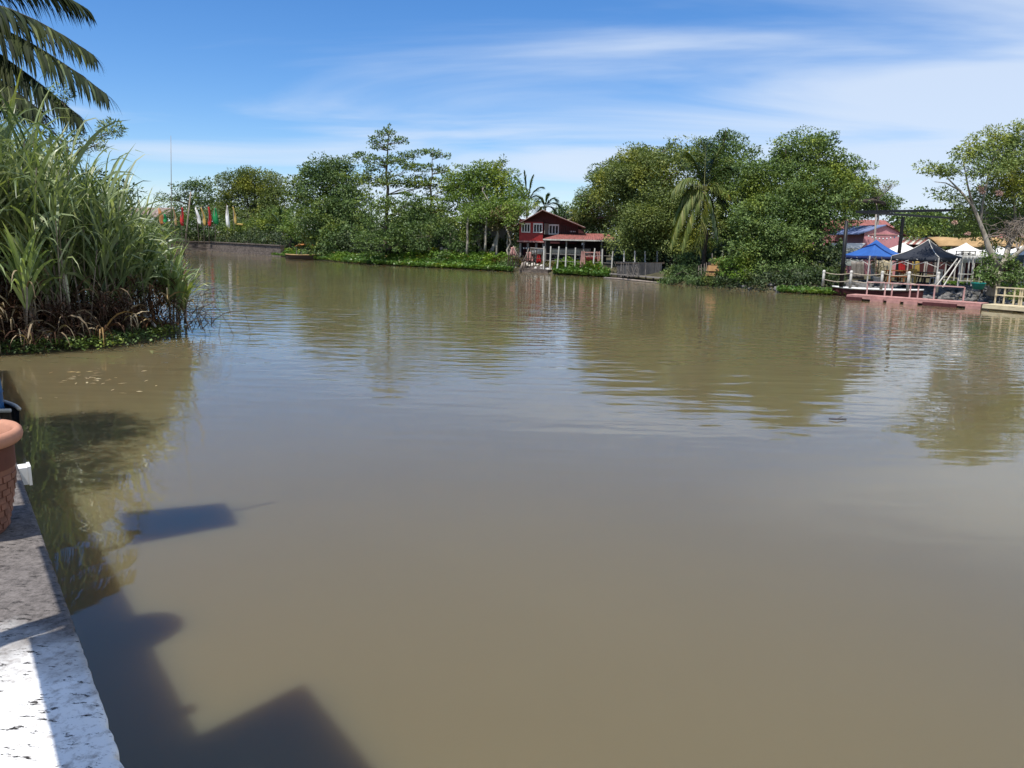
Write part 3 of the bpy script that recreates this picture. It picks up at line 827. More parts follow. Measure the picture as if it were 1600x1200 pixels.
# thin dark vine tangle at the corner of the bank
vf = G(300, 522, .1)
t = thing('bare_bush', 'tangle of thin dark bare stems dipping into the water at the bank corner', 'bush', vf)
vb = MB()
for _ in range(22):
    a = vf + Vector((random.uniform(-.8, .25), random.uniform(-.3, .9), random.uniform(0, .2)))
    e = a + Vector((random.uniform(-.2, .9), random.uniform(-.5, .5), random.uniform(.2, 1.3)))
    pts = limb(a, e, -.2, 6, .8); vb.tube(pts, [.014 - .0018*i for i in range(6)], 4)
    q = pts[-1] + Vector((random.uniform(0, .5), random.uniform(-.2, .2), -random.uniform(.3, .9)))
    vb.tube(limb(pts[-1], q, -.25, 4, .4), .006, 4)
vb.build('stems', MA['dark_bark'], t)
# shrubs behind the cane: feathery light one and dark round ones
tree('feathery_shrub', 'feathery grey green shrub poking out above the cane below the palm fronds', (-16.2, 24.5, .8),
     [(60, 215, 30, 26, 24), (100, 225, 35, 30, 24), (135, 232, 18, 14, 24), (160, 222, 9, 10, 24), (175, 206, 6, 8, 24), (97, 155, 7, 16, 24), (10, 128, 10, 22, 24), (57, 170, 9, 18, 24), (120, 210, 8, 10, 24)],
     'pale_leaf', .12, 1.5, .3, .05, 'twig', cat='shrub', aspect=.26, fill=.1, up=.3, twigs=5)
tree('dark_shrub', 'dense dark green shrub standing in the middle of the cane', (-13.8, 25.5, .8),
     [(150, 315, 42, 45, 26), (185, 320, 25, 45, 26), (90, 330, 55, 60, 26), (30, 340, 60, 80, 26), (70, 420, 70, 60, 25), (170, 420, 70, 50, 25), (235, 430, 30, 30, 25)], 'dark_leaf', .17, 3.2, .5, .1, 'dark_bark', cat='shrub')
# thin pole stuck in the bank and the long bare stalk
t = thing('bamboo_pole', 'thin pale leaning bamboo pole standing at the right edge of the cane', 'pole', G(268, 440, .3))
MB().tube([at(287, 402, 26), at(298, 300, 26)], [.03, .02], 6).build('pole', MA['twig'], t, True)
t = thing('bare_stalk', 'single hair thin bare stalk standing up against the sky right of the cane', 'stalk', G(266, 470, .4))
MB().tube([G(266, 470, .4), at(268, 330, 24.5), at(267, 212, 24.5)], [.02, .014, .006], 5).build('stalk', MA['twig'], t, True)

# water hyacinth by the near bank
def hyacinth(name, pts, size, up=.7, mat_='hyacinth', h=.18):
    P = np.array(pts); n = len(P)
    P[:, 2] += rng.uniform(.0, h, n)
    an = rng.uniform(0, 2*math.pi, n)
    D = np.stack([np.cos(an), np.sin(an), rng.uniform(.1, 1.0, n)], 1)
    Nn = unit(np.stack([-np.cos(an)*.4, -np.sin(an)*.4, np.full(n, up)], 1) + rng.normal(size=(n, 3))*.3)
    V, Fq = leaf_arrays(P, D, Nn, size*rng.uniform(.6, 1.2, n), size*.75*rng.uniform(.7, 1.2, n), .3)
    return tag(npmesh(name, V, Fq, MA[mat_]), kind='stuff')
pts = []
for _ in range(4200):
    x, y, z = pen_pt(0.0, 4.6, -.3*random.random()*(.4 + .6*math.sin(random.random()*3)), 1.0)
    pts.append((x, y, max(0.0, z*.4)))
hyacinth('water_hyacinth', pts, .085, mat_='dark_leaf', h=.3)  # shade at the bank edge put into the plants by the darker leaf
pts = [(G(random.gauss(118, 34), random.gauss(541, 5)) + Vector((0, 0, .08)))[:] for _ in range(1100)]
hyacinth('water_hyacinth', pts, .10, mat_='mid_leaf')

# ================================================================== FAR LEFT BANK
Yw = 121.0
t = thing('stone_wall', 'long low weathered stone wall along the far river bank below the flags', 'wall', inland(330, .5))
wl = MB(); cap = MB(); foot = MB()
ps = [inland(px, .25, 0) for px in range(120, 456, 12)]
for a, b_ in zip(ps, ps[1:]):
    for zl, zh, dd in ((-.4, .45, 0), (.47, .95, .35), (.97, 1.35, .8)):
        n_ = Vector((a.x, a.y, 0)).normalized()*dd
        wl.beam(a + n_ + Vector((0, 0, (zl+zh)/2)), b_ + n_ + Vector((0, 0, (zl+zh)/2)), .5, zh - zl)
    n_ = Vector((a.x, a.y, 0)).normalized()*.8
    cap.beam(a + n_ + Vector((0, 0, 1.41)), b_ + n_ + Vector((0, 0, 1.41)), .8, .1)
    foot.beam(a - n_*.9 + Vector((0, 0, .05)), b_ - n_*.9 + Vector((0, 0, .05)), .5, .14)
wl.build('courses', MA['stone'], t); cap.build('coping', MA['stone'], t); foot.build('footing', MA['stone'], t)
# gaps and rubble on the wall foot
FL = [  # x top, y top, x bottom, y bottom, width px, material, label
    (249, 325, 253, 350, 8, 'orange_cloth', 'orange red banner flag nearest to the cane'),
    (257, 334, 258, 347, 6, 'green_cloth', 'small green banner flag beside the orange red one'),
    (270, 324, 276, 352, 4, 'ochre', 'narrow tan banner flag with a curling foot'),
    (284, 324, 285, 352, 6, 'red_cloth', 'dark red banner flag left of the leaning bamboo pole'),
    (306, 324, 312, 350, 6, 'white_cloth', 'white teardrop banner flag beside a yellow one'),
    (314, 324, 321, 352, 5, 'yellow', 'yellow slanting banner flag between a white and a red one'),
    (326, 323, 328, 353, 6, 'red_cloth', 'bright red banner flag touching the broad green one'),
    (335, 325, 338, 350, 9, 'green_cloth', 'broad green banner flag, widest of the row'),
    (354, 321, 357, 357, 6, 'white_cloth', 'longest white banner flag standing alone before the dark trees'),
    (364, 323, 369, 350, 4, 'yellow', 'thin yellow green banner flag with an orange tail, last of the row'),
]
for (x0, y0, x1, y1, wpx, mt, lab) in FL:
    Y = 122.5; k = Y/F
    tp, bt = at(x0, y0, Y), at(x1, y1, Y)
    foot_ = at(x1 - 1 + random.uniform(-1, 1), 381, Y)
    t = thing('banner_flag', 'tall ' + lab if not lab.startswith(('small', 'longest', 'broad', 'bright', 'dark', 'narrow', 'thin')) else lab, 'flag', foot_, 'banner flags along the far bank')
    top = Vector((foot_.x + (tp.x - foot_.x)*.6, tp.y, tp.z + .25))
    MB().tube([foot_, foot_.lerp(top, .6), top, tp], [.05, .045, .03, .015], 6).build('pole', MA['twig'], t, True)
    rows = []
    for i in range(13):
        u = i/12; c = tp.lerp(bt, u); ww = .85*wpx*k*(.35 + .65*min(1, u*2.2))*(1 if u < .9 else .75)
        wav = .05*math.sin(u*5 + x0)
        rows.append([c + Vector((-ww/2 + wav, .1*math.sin(u*5), 0)), c + Vector((wav, -.14*math.cos(u*6 + x0), -.05)), c + Vector((ww/2 + wav, .08, -.1*u))])
    if wpx == 4 and mt == 'yellow':
        for j in range(3): rows.append([bt + Vector((.35*(j+1), 0, .1 - .02*j)), bt + Vector((.35*(j+1), -.05, -.05)), bt + Vector((.35*(j+1) + .1, 0, -.22))])
    b_ = MB().grid(rows).build('banner', MA[mt], t, True)
    sm = b_.modifiers.new('thickness', 'SOLIDIFY'); sm.thickness = .02
# grey pavilion roof behind the cane tips
pc_ = at(240, 350, 132)
t = thing('pavilion', 'low pavilion with a pale grey roof half hidden behind the cane tips', 'pavilion', Vector((pc_.x, pc_.y, 1.3)))
z0 = pc_.z + 1.2
MB().sheet([[(pc_.x-4.5, 130, z0), (pc_.x+3.5, 130, z0)], [(pc_.x-4.2, 132, z0+1.5), (pc_.x+3.2, 132, z0+1.5)], [(pc_.x-4.5, 134, z0), (pc_.x+3.5, 134, z0)]], .12).build('roof', MA['roof_rust'], t)
for sx_ in (-4, 3):
    for yy in (130.4, 133.6): MB().beam((pc_.x+sx_, yy, 1.0), (pc_.x+sx_, yy, z0+.1), .2).build('post', MA['grey_wood'], t)

GF = lambda px, d: inland(px, d)
tree('spreading_tree', 'dark tree with flat layered branches at the far left behind the flags', GF(300, 22),
     [(265, 312, 22, 6, 140), (292, 292, 26, 8, 140), (318, 290, 28, 12, 140), (285, 306, 30, 7, 140), (330, 315, 35, 20, 140), (300, 330, 45, 16, 140)], 'dark_leaf', .42, 3.2, 1.0, .35, 'dark_bark')
tree('rain_tree', 'big round dark tree with a rusty brown top behind the row of flags', GF(390, 18),
     [(400, 318, 50, 50, 140), (372, 292, 30, 24, 138), (410, 286, 42, 24, 140), (430, 320, 30, 40, 138), (350, 335, 30, 26, 139), (398, 350, 60, 28, 136)], 'olive_leaf', .40, 4.2, 1.2, .45, 'dark_bark')
tree('small_tree', 'dark small leaved tree filling the gap between the flags and the round tree', GF(345, 7),
     [(330, 350, 28, 22, 129), (300, 355, 22, 18, 129), (275, 350, 25, 20, 130), (240, 355, 25, 22, 130)], 'dark_leaf', .34, 3.6, .9, .2, 'dark_bark')
tree('bushy_tree', 'bushy tree standing over the end of the stone wall', GF(388, 6),
     [(375, 362, 26, 18, 124), (405, 360, 26, 22, 122), (425, 345, 25, 24, 122)], 'mid_leaf', .34, 3.6, .9, .2, 'dark_bark')
hd = at(443, 368, 112); b0 = at(444, 386, 112)
palm('young_palm', 'young low palm with arching fronds at the end of the stone wall', b0, hd,
     [fr(418, 350, 111, 1.2), fr(425, 334, 112, 1.2), fr(438, 326, 112, .8), fr(455, 326, 112, .9), fr(468, 345, 112, 1.2), fr(410, 372, 110, 1.0), fr(470, 366, 111, 1.2)],
     leaflet=1.3, width=.12, trunk_r=.35, n=34)
for px, s in ((452, 1.0),):
    tree('waterside_shrub', 'yellow green shrub beside the young palm and the orange awning', GF(455, 3), [(455, 350, 20, 26, 104), (470, 360, 20, 20, 102)], 'light_leaf', .32, 3.4, .7, .12, 'dark_bark', cat='shrub')

# orange awning and moored boat
ob = inland(484, -.8, 0)
aw = at(481, 382, ob.y)
t = thing('orange_awning', 'sagging orange awning on thin posts above the moored boat by the far bank', 'awning', Vector((aw.x, aw.y, .3)))
k = ob.y/F
rows = [[aw + Vector((u*k, d, (-.5 + .6*math.cos((u)/18*1.3))*.6 + .1*math.sin(u*1.7))) for u in (-16, -10, -5, 0, 5, 10, 15)] for d in (-1.2, 0, 1.2)]
MB().sheet(rows, .05).build('canopy', MA['orange_cloth'], t, True)
for u in (-14, 13):
    for d in (-1, 1): MB().tube([aw + Vector((u*k, d, -.1)), Vector((aw.x + u*k, aw.y + d, .1))], .05, 6).build('post', MA['grey_wood'], t)
bo = inland(492, -1.6, 0)
canoe('rowing_boat', 'small dark rowing boat with an orange yellow bow under the orange awning', bo + Vector((1.2, 0, .1)), (1, -.25, 0), 4.6, 1.3, .55, MA['dark_wood'], MA['ochre'], .06)

# ================================================================== CENTRE LEFT TREES
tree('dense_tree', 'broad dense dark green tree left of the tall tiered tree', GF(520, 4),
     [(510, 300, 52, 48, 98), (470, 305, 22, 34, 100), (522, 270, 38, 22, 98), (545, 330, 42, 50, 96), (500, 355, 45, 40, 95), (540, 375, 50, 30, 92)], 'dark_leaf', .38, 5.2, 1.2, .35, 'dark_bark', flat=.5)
tree('tiered_tree', 'tall tree with separate flat tiers of leaves and a slender top against the sky', GF(605, 4),
     [(604, 208, 10, 9, 84), (586, 222, 14, 7, 84), (622, 219, 20, 4, 84), (595, 228, 18, 6, 84), (608, 203, 5, 8, 84),
      (575, 245, 26, 6, 84), (620, 247, 34, 8, 83.5), (600, 256, 40, 9, 84), (645, 240, 18, 6, 84), (640, 262, 30, 8, 83),
      (570, 272, 34, 9, 84), (612, 282, 48, 11, 84), (655, 285, 34, 10, 84), (585, 312, 42, 12, 83), (640, 318, 50, 16, 82),
      (608, 345, 52, 22, 82), (590, 380, 40, 22, 81), (630, 372, 38, 22, 82)], 'mid_leaf', .32, 3.0, .48, .3, 'bark', flat=.32, fill=.12, up=1.1, droop=0, leader=True, twigs=4)
tree('tiered_tree', 'shorter tiered tree with two leaf tiers just right of the tall tiered tree', GF(672, 5),
     [(676, 236, 14, 5, 84), (690, 243, 12, 4, 84), (672, 262, 22, 6, 84), (690, 266, 16, 4, 84), (660, 285, 26, 8, 84), (690, 300, 34, 14, 84), (668, 325, 36, 16, 83), (690, 345, 32, 22, 83)], 'mid_leaf', .32, 3.0, .48, .22, 'bark', flat=.32, fill=.12, up=1.1, droop=0, leader=True, twigs=4)
tree('leafy_tree', 'light green leafy tree in the middle of the far bank, left of the red house', GF(745, 7),
     [(735, 300, 45, 36, 82), (770, 285, 42, 26, 82), (715, 290, 28, 24, 83), (750, 270, 30, 14, 82), (795, 312, 34, 26, 80), (770, 330, 45, 22, 79), (808, 325, 17, 8, 73.4), (798, 341, 9, 8, 73)], 'light_leaf', .30, 4.0, .9, .16, 'pale_bark', stems=3)
tree('slender_tree', 'slender tree top poking up above the light green tree', GF(782, 11), [(778, 262, 10, 10, 86), (784, 252, 7, 6, 86), (790, 268, 10, 7, 86), (785, 280, 14, 10, 86)], 'mid_leaf', .26, 2.6, .5, .12, 'pale_bark')
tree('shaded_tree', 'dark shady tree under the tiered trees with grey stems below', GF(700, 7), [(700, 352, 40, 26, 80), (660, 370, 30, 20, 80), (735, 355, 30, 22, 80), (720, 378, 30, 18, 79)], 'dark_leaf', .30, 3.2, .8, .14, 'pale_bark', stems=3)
tree('yellowing_tree', 'small tree with yellow brown leaves beside the red house', GF(797, 3.5), [(790, 335, 24, 12, 76), (800, 352, 10, 20, 76), (785, 348, 14, 10, 76.5)], 'rust_leaf', .26, 3.0, .6, .12, 'pale_bark', stems=2)
# row of slim trunks
for px, py0, py1, lab in ((730, 340, 396, 'slim pale trunk standing in the shade left of the stairs'), (759, 338, 388, 'pale slim trunk in front of the grey house, left of its stairs'), (777, 345, 398, 'slim leaning trunk right of the grey stairs'), (795, 330, 404, 'pale trunk at the left corner of the red house')):
    Y = 77
    f = at(px - 1, py1, Y); f.z = max(.7, f.z)
    t = thing('slim_tree', lab, 'tree', f)
    MB().tube(limb(f - Vector((0, 0, .3)), at(px + 1, py0, Y), 0, 6, .05), [.13, .12, .11, .1, .09, .08], 7).build('trunk', MA['pale_bark'], t, True)
    V, Fq = crown_leaves([(at(px + 1, py0 - 6, Y), (1.4, 1.2, .9))], .28, 2.4, .5)
    npmesh('crown', V, Fq, MA['light_leaf'], t)

# palms and far trees behind the red house
hd = at(824, 318, 92)
palm('coconut_palm', 'coconut palm with fronds fanning up behind the light green tree', Vector((hd.x, hd.y, 1.1)), hd,
     [fr(806, 276, 92, .8), fr(820, 270, 92, .6), fr(832, 276, 92, .8), fr(846, 292, 92, 1.0), fr(846, 310, 92, 1.1), fr(805, 305, 92, .8), fr(800, 290, 92, .9)], leaflet=1.2, width=.09, n=46)
hd = at(852, 326, 88)
palm('coconut_palm', 'low coconut palm with drooping fronds just above the red house roof', Vector((hd.x, hd.y, 1.1)), hd,
     [fr(834, 322, 87, 1.4), fr(842, 312, 88, 1.0), fr(868, 312, 88, 1.0), fr(878, 326, 88, 1.3), fr(870, 336, 88, 1.0), fr(838, 336, 87, 1.0), fr(855, 308, 88, .6)], leaflet=1.2, width=.09, n=46)
tree('far_tree', 'small distant tree with layered dark leaves seen between the house roof and the big tree', GF(886, 34), [(880, 326, 16, 4, 104), (884, 335, 20, 6, 104), (900, 330, 10, 6, 104), (865, 338, 16, 6, 104)], 'dark_leaf', .36, 3, .7, .2, 'dark_bark', flat=.4)
for i, (px, w_, d, lab) in enumerate(((650, 60, 30, 'dark hedge of trees far behind the tiered trees'), (560, 60, 34, 'distant dark tree behind the dense tree'), (880, 40, 55, 'distant low tree far behind the red house'), (1440, 70, 40, 'distant green tree behind the black tent'), (1560, 80, 40, 'distant green tree far behind the ochre awning'))):
    b0 = GF(px, d); Y = b0.y
    yh = {650: 350, 560: 355, 880: 352, 1440: 352, 1560: 352}[px]
    tree('distant_tree', lab, b0, [(px - w_*.4, yh, w_*.6, 22, Y), (px + w_*.4, yh + 4, w_*.6, 20, Y), (px, yh - 12, w_*.5, 18, Y)], 'mid_leaf' if i > 2 else 'dark_leaf', .4, 3.4, 1.0, .25, 'dark_bark')

# ================================================================== RED HOUSE AND ITS YARD
YH = 75.0
def X(px, Y=YH): return at(px, 380, Y).x
def Z(py, px=850, Y=YH): return at(px, py, Y).z
def corr(p0, p1, q0, q1, n, amp, t_=.03):
    """corrugated roof sheet between edges p0-p1 (eave) and q0-q1 (ridge)"""
    p0, p1, q0, q1 = map(Vector, (p0, p1, q0, q1)); r0, r1 = [], []
    for i in range(n+1):
        u = i/n; dz = Vector((0, 0, amp*(1 if i % 2 else -1)))
        r0.append(p0.lerp(p1, u) + dz); r1.append(q0.lerp(q1, u) + dz)
    return [r0, r1]
x0, x1, x2 = X(811), X(848), X(908)
zg = .85
zf = Z(377)      # upper floor
zs = Z(364)      # window sills
zl_ = Z(349)     # window heads
ze = Z(348)
zr = Z(328)
xr = X(846)
ht = thing('red_house', 'two storey red and dark wooden house with white framed windows on the far bank', 'house', Vector((X(860), YH+3, zg)))
hw = MB()
# upper storey shell: front left bay, right part set back, gable wall
def wall_with_openings(mb, xa, xb, za, zb, y, holes, th_=.12):
    xs = sorted({xa, xb, *[h[0] for h in holes], *[h[1] for h in holes]}); zs_ = sorted({za, zb, *[h[2] for h in holes], *[h[3] for h in holes]})
    for a, b_ in zip(xs, xs[1:]):
        for c, d in zip(zs_, zs_[1:]):
            mx_, mz = (a+b_)/2, (c+d)/2
            if not any(h[0] < mx_ < h[1] and h[2] < mz < h[3] for h in holes): mb.box((a, y, c), (b_, y+th_, d))
W1, W2, W3 = (X(814), X(828), zs, zl_), (X(832.5), X(847), zs, zl_), (X(857), X(873), Z(366), Z(350))
red = MB(); wall_with_openings(red, x0, x1, zf, zl_+.12, YH, [W1, W2])
red.build('front_wall', MA['red_paint'], ht)
wall_with_openings(hw, x1, X(903), zf - .1, ze + .05, YH + .6, [W3])
hw.box((x0 + .02, YH + .14, zl_ + .13), (x1, YH + .26, ze + .3))
hw.box((x0, YH + .13, zf), (x0 + .1, YH + 7, ze)); hw.box((X(903) - .1, YH + .73, zf), (X(903), YH + 7, ze)); hw.box((x0 + .1, YH + 6.9, zg), (X(903) - .1, YH + 7.02, ze))
hw.box((x0 + .1, YH + .14, zf - .2), (X(903) - .1, YH + 6.88, zf - .02))
hw.add([(x0, YH + .4, ze + .02), (X(903), YH + .4, ze + .02), (xr, YH + .4, zr - .12), (x0, YH + .55, ze + .02), (X(903), YH + .55, ze + .02), (xr, YH + .55, zr - .12)], [(0,1,2), (5,4,3), (0,3,4,1), (1,4,5,2), (2,5,3,0)])
hw.build('wall', MA['maroon_wood'], ht)
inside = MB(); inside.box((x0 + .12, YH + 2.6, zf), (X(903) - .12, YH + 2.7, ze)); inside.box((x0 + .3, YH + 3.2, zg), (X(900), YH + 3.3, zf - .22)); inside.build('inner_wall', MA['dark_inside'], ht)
rf = MB()
el, er = (X(803), ze - .35), (X(913), Z(354))
for (ex, ez) in (el, er):
    r0, r1 = corr((ex, YH - .5, ez), (ex, YH + 7.6, ez), (xr, YH - .5, zr), (xr, YH + 7.6, zr), 44, .03)
    rf.sheet([r0, [a.lerp(b_, .5) for a, b_ in zip(r0, r1)], r1], .06)
rfo = rf.build('roof', MA['roof_rust'], ht)
fb = MB()
for (ex, ez) in (el, er): fb.beam((ex, YH - .53, ez - .06), (xr, YH - .53, zr - .06), .05, .2, (0, 1, 0))
fb.build('fascia', MA['maroon_wood'], ht)
def window(Wd, y, npanes, parent, mt='white'):
    a, b_, c, d = Wd; wf = MB(); t_ = .09
    wf.box((a, y - .05, c), (b_, y + .06, c + t_)); wf.box((a, y - .05, d - t_*1.6), (b_, y + .06, d)); 
    for i in range(npanes + 1):
        xx = a + (b_ - a - t_)*i/npanes; wf.box((xx, y - .045, c + t_), (xx + t_, y + .055, d - t_*1.6))
    o = wf.build('window', MA[mt], parent)
    g = MB(); g.box((a + .05, y + .065, c + .03), (b_ - .05, y + .09, d - .03)); g.build('pane', MA['glass'], o)
window(W1, YH - .02, 3, ht); window(W2, YH - .02, 3, ht); window(W3, YH + .58, 3, ht)
sh = MB(); sh.beam((X(850.2), YH - .05, (Z(366)+zl_)/2), (X(856.4), YH + .5, (Z(366)+zl_)/2), .05, zl_ - Z(366), ); sh.build('shutter', MA['grey_wood'], ht, label='pale grey shutter standing open beside the red bay')
sl = MB(); sl.box((x0 - .2, YH - .12, zf - .12), (x1 + .1, YH - .005, zf + .02)); sl.build('floor_beam', MA['pink_paint'], ht)
for px, dy in ((813, .2), (825, .2), (838, .2), (849, .2), (865, 2), (884, 2), (901, 2)):
    MB().box((X(px) - .1, YH + dy, zg - .3), (X(px) + .1, YH + dy + .2, zf - .21)).build('post', MA['grey_wood'], ht)
dw = MB(); dw.box((X(818), YH + 2.4, zg), (X(847), YH + 2.5, zf - .23)); dw.build('ground_floor_wall', MA['maroon_wood'], ht)
lace = MB()
for i in range(6): lace.box((X(817.5 + i*4), YH + .12, zf - .75), (X(819.6 + i*4), YH + .15, zf - .62))
lace.build('trim', MA['offwhite'], ht)
vent = MB()
for px in (890.5, 895.5): vent.box((X(px), YH + .55, Z(361.5)), (X(px + 3.8), YH + .59, Z(359.8)))
vent.build('vent', MA['white'], ht)
bt = MB()
for px in range(876, 904, 3): bt.box((X(px), YH + .54, zf), (X(px) + .05, YH + .598, Z(351) - (px-876)*.012))
bt.build('batten', MA['dark_wood'], ht)
# house behind
YB = 88
bh = thing('back_house', 'dark gabled house roof showing behind the right end of the red house', 'house', Vector((X(895, YB), YB + 2, 1.1)))
bw = MB(); a, b_ = X(880, YB), X(912, YB); zt = Z(351, 895, YB)
bw.box((a, YB, .9), (b_, YB + 4, zt)); bw.add([(a, YB + .01, zt + .01), (b_, YB + .01, zt + .01), ((a+b_)/2, YB + .01, Z(339, 895, YB)), (a, YB + .2, zt + .01), (b_, YB + .2, zt + .01), ((a+b_)/2, YB + .2, Z(339, 895, YB))], [(0,1,2), (5,4,3), (0,3,4,1), (1,4,5,2), (2,5,3,0)])
bw.build('wall', MA['maroon_wood'], bh)
br_ = MB(); mxp = ((a+b_)/2, Z(337.6, 895, YB))
for ex in (a - .5, b_ + .5):
    br_.sheet([[(ex, YB - .4, zt - .1), (ex, YB + 4.4, zt - .1)], [(mxp[0], YB - .4, mxp[1]), (mxp[0], YB + 4.4, mxp[1])]], .08)
br_.build('roof', MA['roof_rust'], bh)
# lean-to shed with red roof
YS = 71.5
st_ = thing('shed', 'open sided shed with a low rusty red roof beside the red house', 'shed', Vector((X(905, YS), YS + 2, zg)))
a, b_ = X(848, YS), X(966, YS); ze_, zb_ = Z(374, 905, YS), Z(366, 905, YS+5) + .1
r0, r1 = corr((a, YS - .3, ze_), (b_, YS - .3, ze_), (a + 2.2, YS + 5, zb_), (b_ - .4, YS + 5, zb_), 60, .03)
MB().sheet([r0, [p.lerp(q_, .5) for p, q_ in zip(r0, r1)], r1], .05).build('roof', MA['roof_red'], st_)
MB().beam((a, YS - .33, ze_ - .08), (b_, YS - .33, ze_ - .08), .05, .12).build('gutter', MA['offwhite'], st_)
for px in (852, 885, 912, 940, 962): MB().box((X(px, YS) - .06, YS - .1, .4), (X(px, YS) + .06, YS + .02, ze_ - .1)).build('post', MA['grey_wood'], st_)
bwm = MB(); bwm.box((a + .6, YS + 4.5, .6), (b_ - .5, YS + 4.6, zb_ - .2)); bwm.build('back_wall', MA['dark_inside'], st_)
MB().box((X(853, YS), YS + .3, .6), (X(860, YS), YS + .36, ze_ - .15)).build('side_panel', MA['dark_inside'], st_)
lamp = MB(); lamp.box((X(909, YS), YS - .02, Z(382.5, 905, YS)), (X(913.5, YS), YS + .25, Z(379, 905, YS))); lamp.build('white_box', MA['white'], st_)
# stored boat and timber in the shed
sb_ = Vector((X(898, YS), YS + 1.3, 1.35))
canoe('stored_boat', 'pale upturned looking boat stored on trestles under the shed roof', sb_ + Vector((1.6, 0, .4)), (1, .05, 0), 5.6, 1.0, .5, MA['offwhite'], MA['grey_wood'], .05)
tr = thing('trestle', 'crossed timber trestle frame carrying the stored boat', 'trestle', Vector((X(880, YS), YS + 1.2, .8)))
tb = MB()
for px in (866, 880, 893, 905):
    tb.tube([(X(px, YS), YS + .7, .7), (X(px + 7, YS), YS + 1.2, 1.75)], .045, 6); tb.tube([(X(px + 8, YS), YS + .8, .7), (X(px + 1, YS), YS + 1.25, 1.75)], .045, 6)
for zz_ in (.95, 1.25, 1.6): tb.tube([(X(862, YS), YS + .6, zz_), (X(910, YS), YS + .62, zz_ + .04)], .045, 6)
tb.build('bars', MA['grey_wood'], tr)
# white fence posts
YF = 69.5
wf = thing('post_fence', 'fence of pale upright posts and thin rails in front of the shed', 'fence', Vector((X(900, YF), YF, .7)))
for px, pt_ in ((851, 385), (861, 385), (872.5, 385), (885.5, 386), (900, 387), (928.5, 388), (943, 389), (958, 392)):
    yy = YF - (px - 850)*.028
    MB().tube([(X(px, yy) - .03, yy, .35), (X(px, yy) + random.uniform(-.06, .08), yy, Z(pt_, px, yy))], [.075, .065], 7).build('post', MA['offwhite'], wf)
rl = MB()
for zz_ in (1.15, 1.75): rl.tube([(X(851, YF), YF + .1, zz_), (X(900, YF - 1.4), YF - 1.3, zz_ - .05), (X(958, YF - 3), YF - 2.9, zz_ - .05)], .02, 5)
rl.build('rail', MA['grey_wood'], wf)
pg = thing('plank_gate', 'faded pink red plank gate with slanting side boards in the pale post fence', 'gate', Vector((X(925, 68), 67.7, .7)))
g = MB()
for i in range(5): g.box((X(916.5 + i*4, 67.7), 67.7, .75), (X(920 + i*4, 67.7), 67.76, 1.75 + .05*(i % 2)))
g.build('planks', MA['red_paint'], pg)
g = MB()
for (pa, pb2) in ((910, 908), (913, 915), (911.5, 911.5), (933, 938), (937, 939)): g.beam((X(pa, 67.5), 67.5, 2.05), (X(pb2, 67.5), 67.5, .6), .12, .05, (0, 1, 0))
for zz_ in (1.95, 1.6): g.beam((X(911, 67.6), 67.6, zz_), (X(938, 67.6), 67.6, zz_), .06, .1)
g.build('frame', MA['pink_paint'], pg)
# washing and cloth by the house
for px, py0, py1, wpx, mt, lab in ((802, 386, 399, 8, 'pink_paint', 'faded pink cloth hung on the fence left of the red house'), (827, 394, 408, 10, 'pink_paint', 'greyish pink cloth drying below the red bay'), (842, 396, 410, 7, 'red_cloth', 'bright red cloth hanging low beside the pale fence')):
    Y = 72.5; k = Y/F
    t = thing('cloth', lab, 'cloth', at(px, py1, Y))
    rows = [[at(px, py0, Y).lerp(at(px, py1, Y), j/6) + Vector(((u - .5)*wpx*k*(1 - .2*math.sin(j)), .08*math.sin(u*14 + j*.6), -.05*math.sin(u*9))) for u in [i/8 for i in range(9)]] for j in range(7)]
    o = MB().grid(rows).build('sheet', MA[mt], t, True); o.modifiers.new('thickness', 'SOLIDIFY').thickness = .02
hf = thing('stick_fence', 'rough fence of thin grey sticks below the left corner of the red house', 'fence', Vector((X(825, 71.5), 71.5, .7)))
g = MB()
for px in range(794, 851, 4):
    if random.random() < .85: g.tube([(X(px, 71.5), 71.5, .5), (X(px + random.uniform(-2, 2), 71.5), 71.5 + random.uniform(-.1, .1), random.uniform(1.4, 2.2))], .045, 5)
g.tube([(X(794, 71.5), 71.45, 1.2), (X(848, 71.5), 71.4, 1.25)], .03, 5)
g.build('sticks', MA['dark_wood'], hf)
# forked driftwood, rubble and concrete step by the waterside
dwt = thing('bare_branch', 'forked bare branch stuck in the bank below the red house', 'branch', at(815, 420, 71))
g = MB(); f_ = at(814, 422, 71.2); m_ = at(817, 410, 71.2)
g.tube([f_, m_], [.13, .1], 7); g.tube([m_, at(807, 396, 71), at(802, 384, 71)], [.08, .06, .03], 6); g.tube([m_, at(823, 398, 71), at(826, 388, 71)], [.08, .06, .03], 6); g.tube([at(818, 421, 71), at(821, 408, 71)], [.08, .05], 6)
g.build('limbs', MA['twig'], dwt, True)
cs = thing('concrete_step', 'low concrete landing step at the waterline below the red house', 'step', inland(837, .2, 0))
g = MB(); a, b_ = inland(818, .1, 0), inland(866, .1, 0); g.beam(a + Vector((0, .5, .12)), b_ + Vector((0, .5, .12)), 1.0, .42); g.beam(a + Vector((0, 1.2, .3)), b_ + Vector((0, 1.2, .3)), .6, .5); g.build('slabs', MA['stone'], cs)
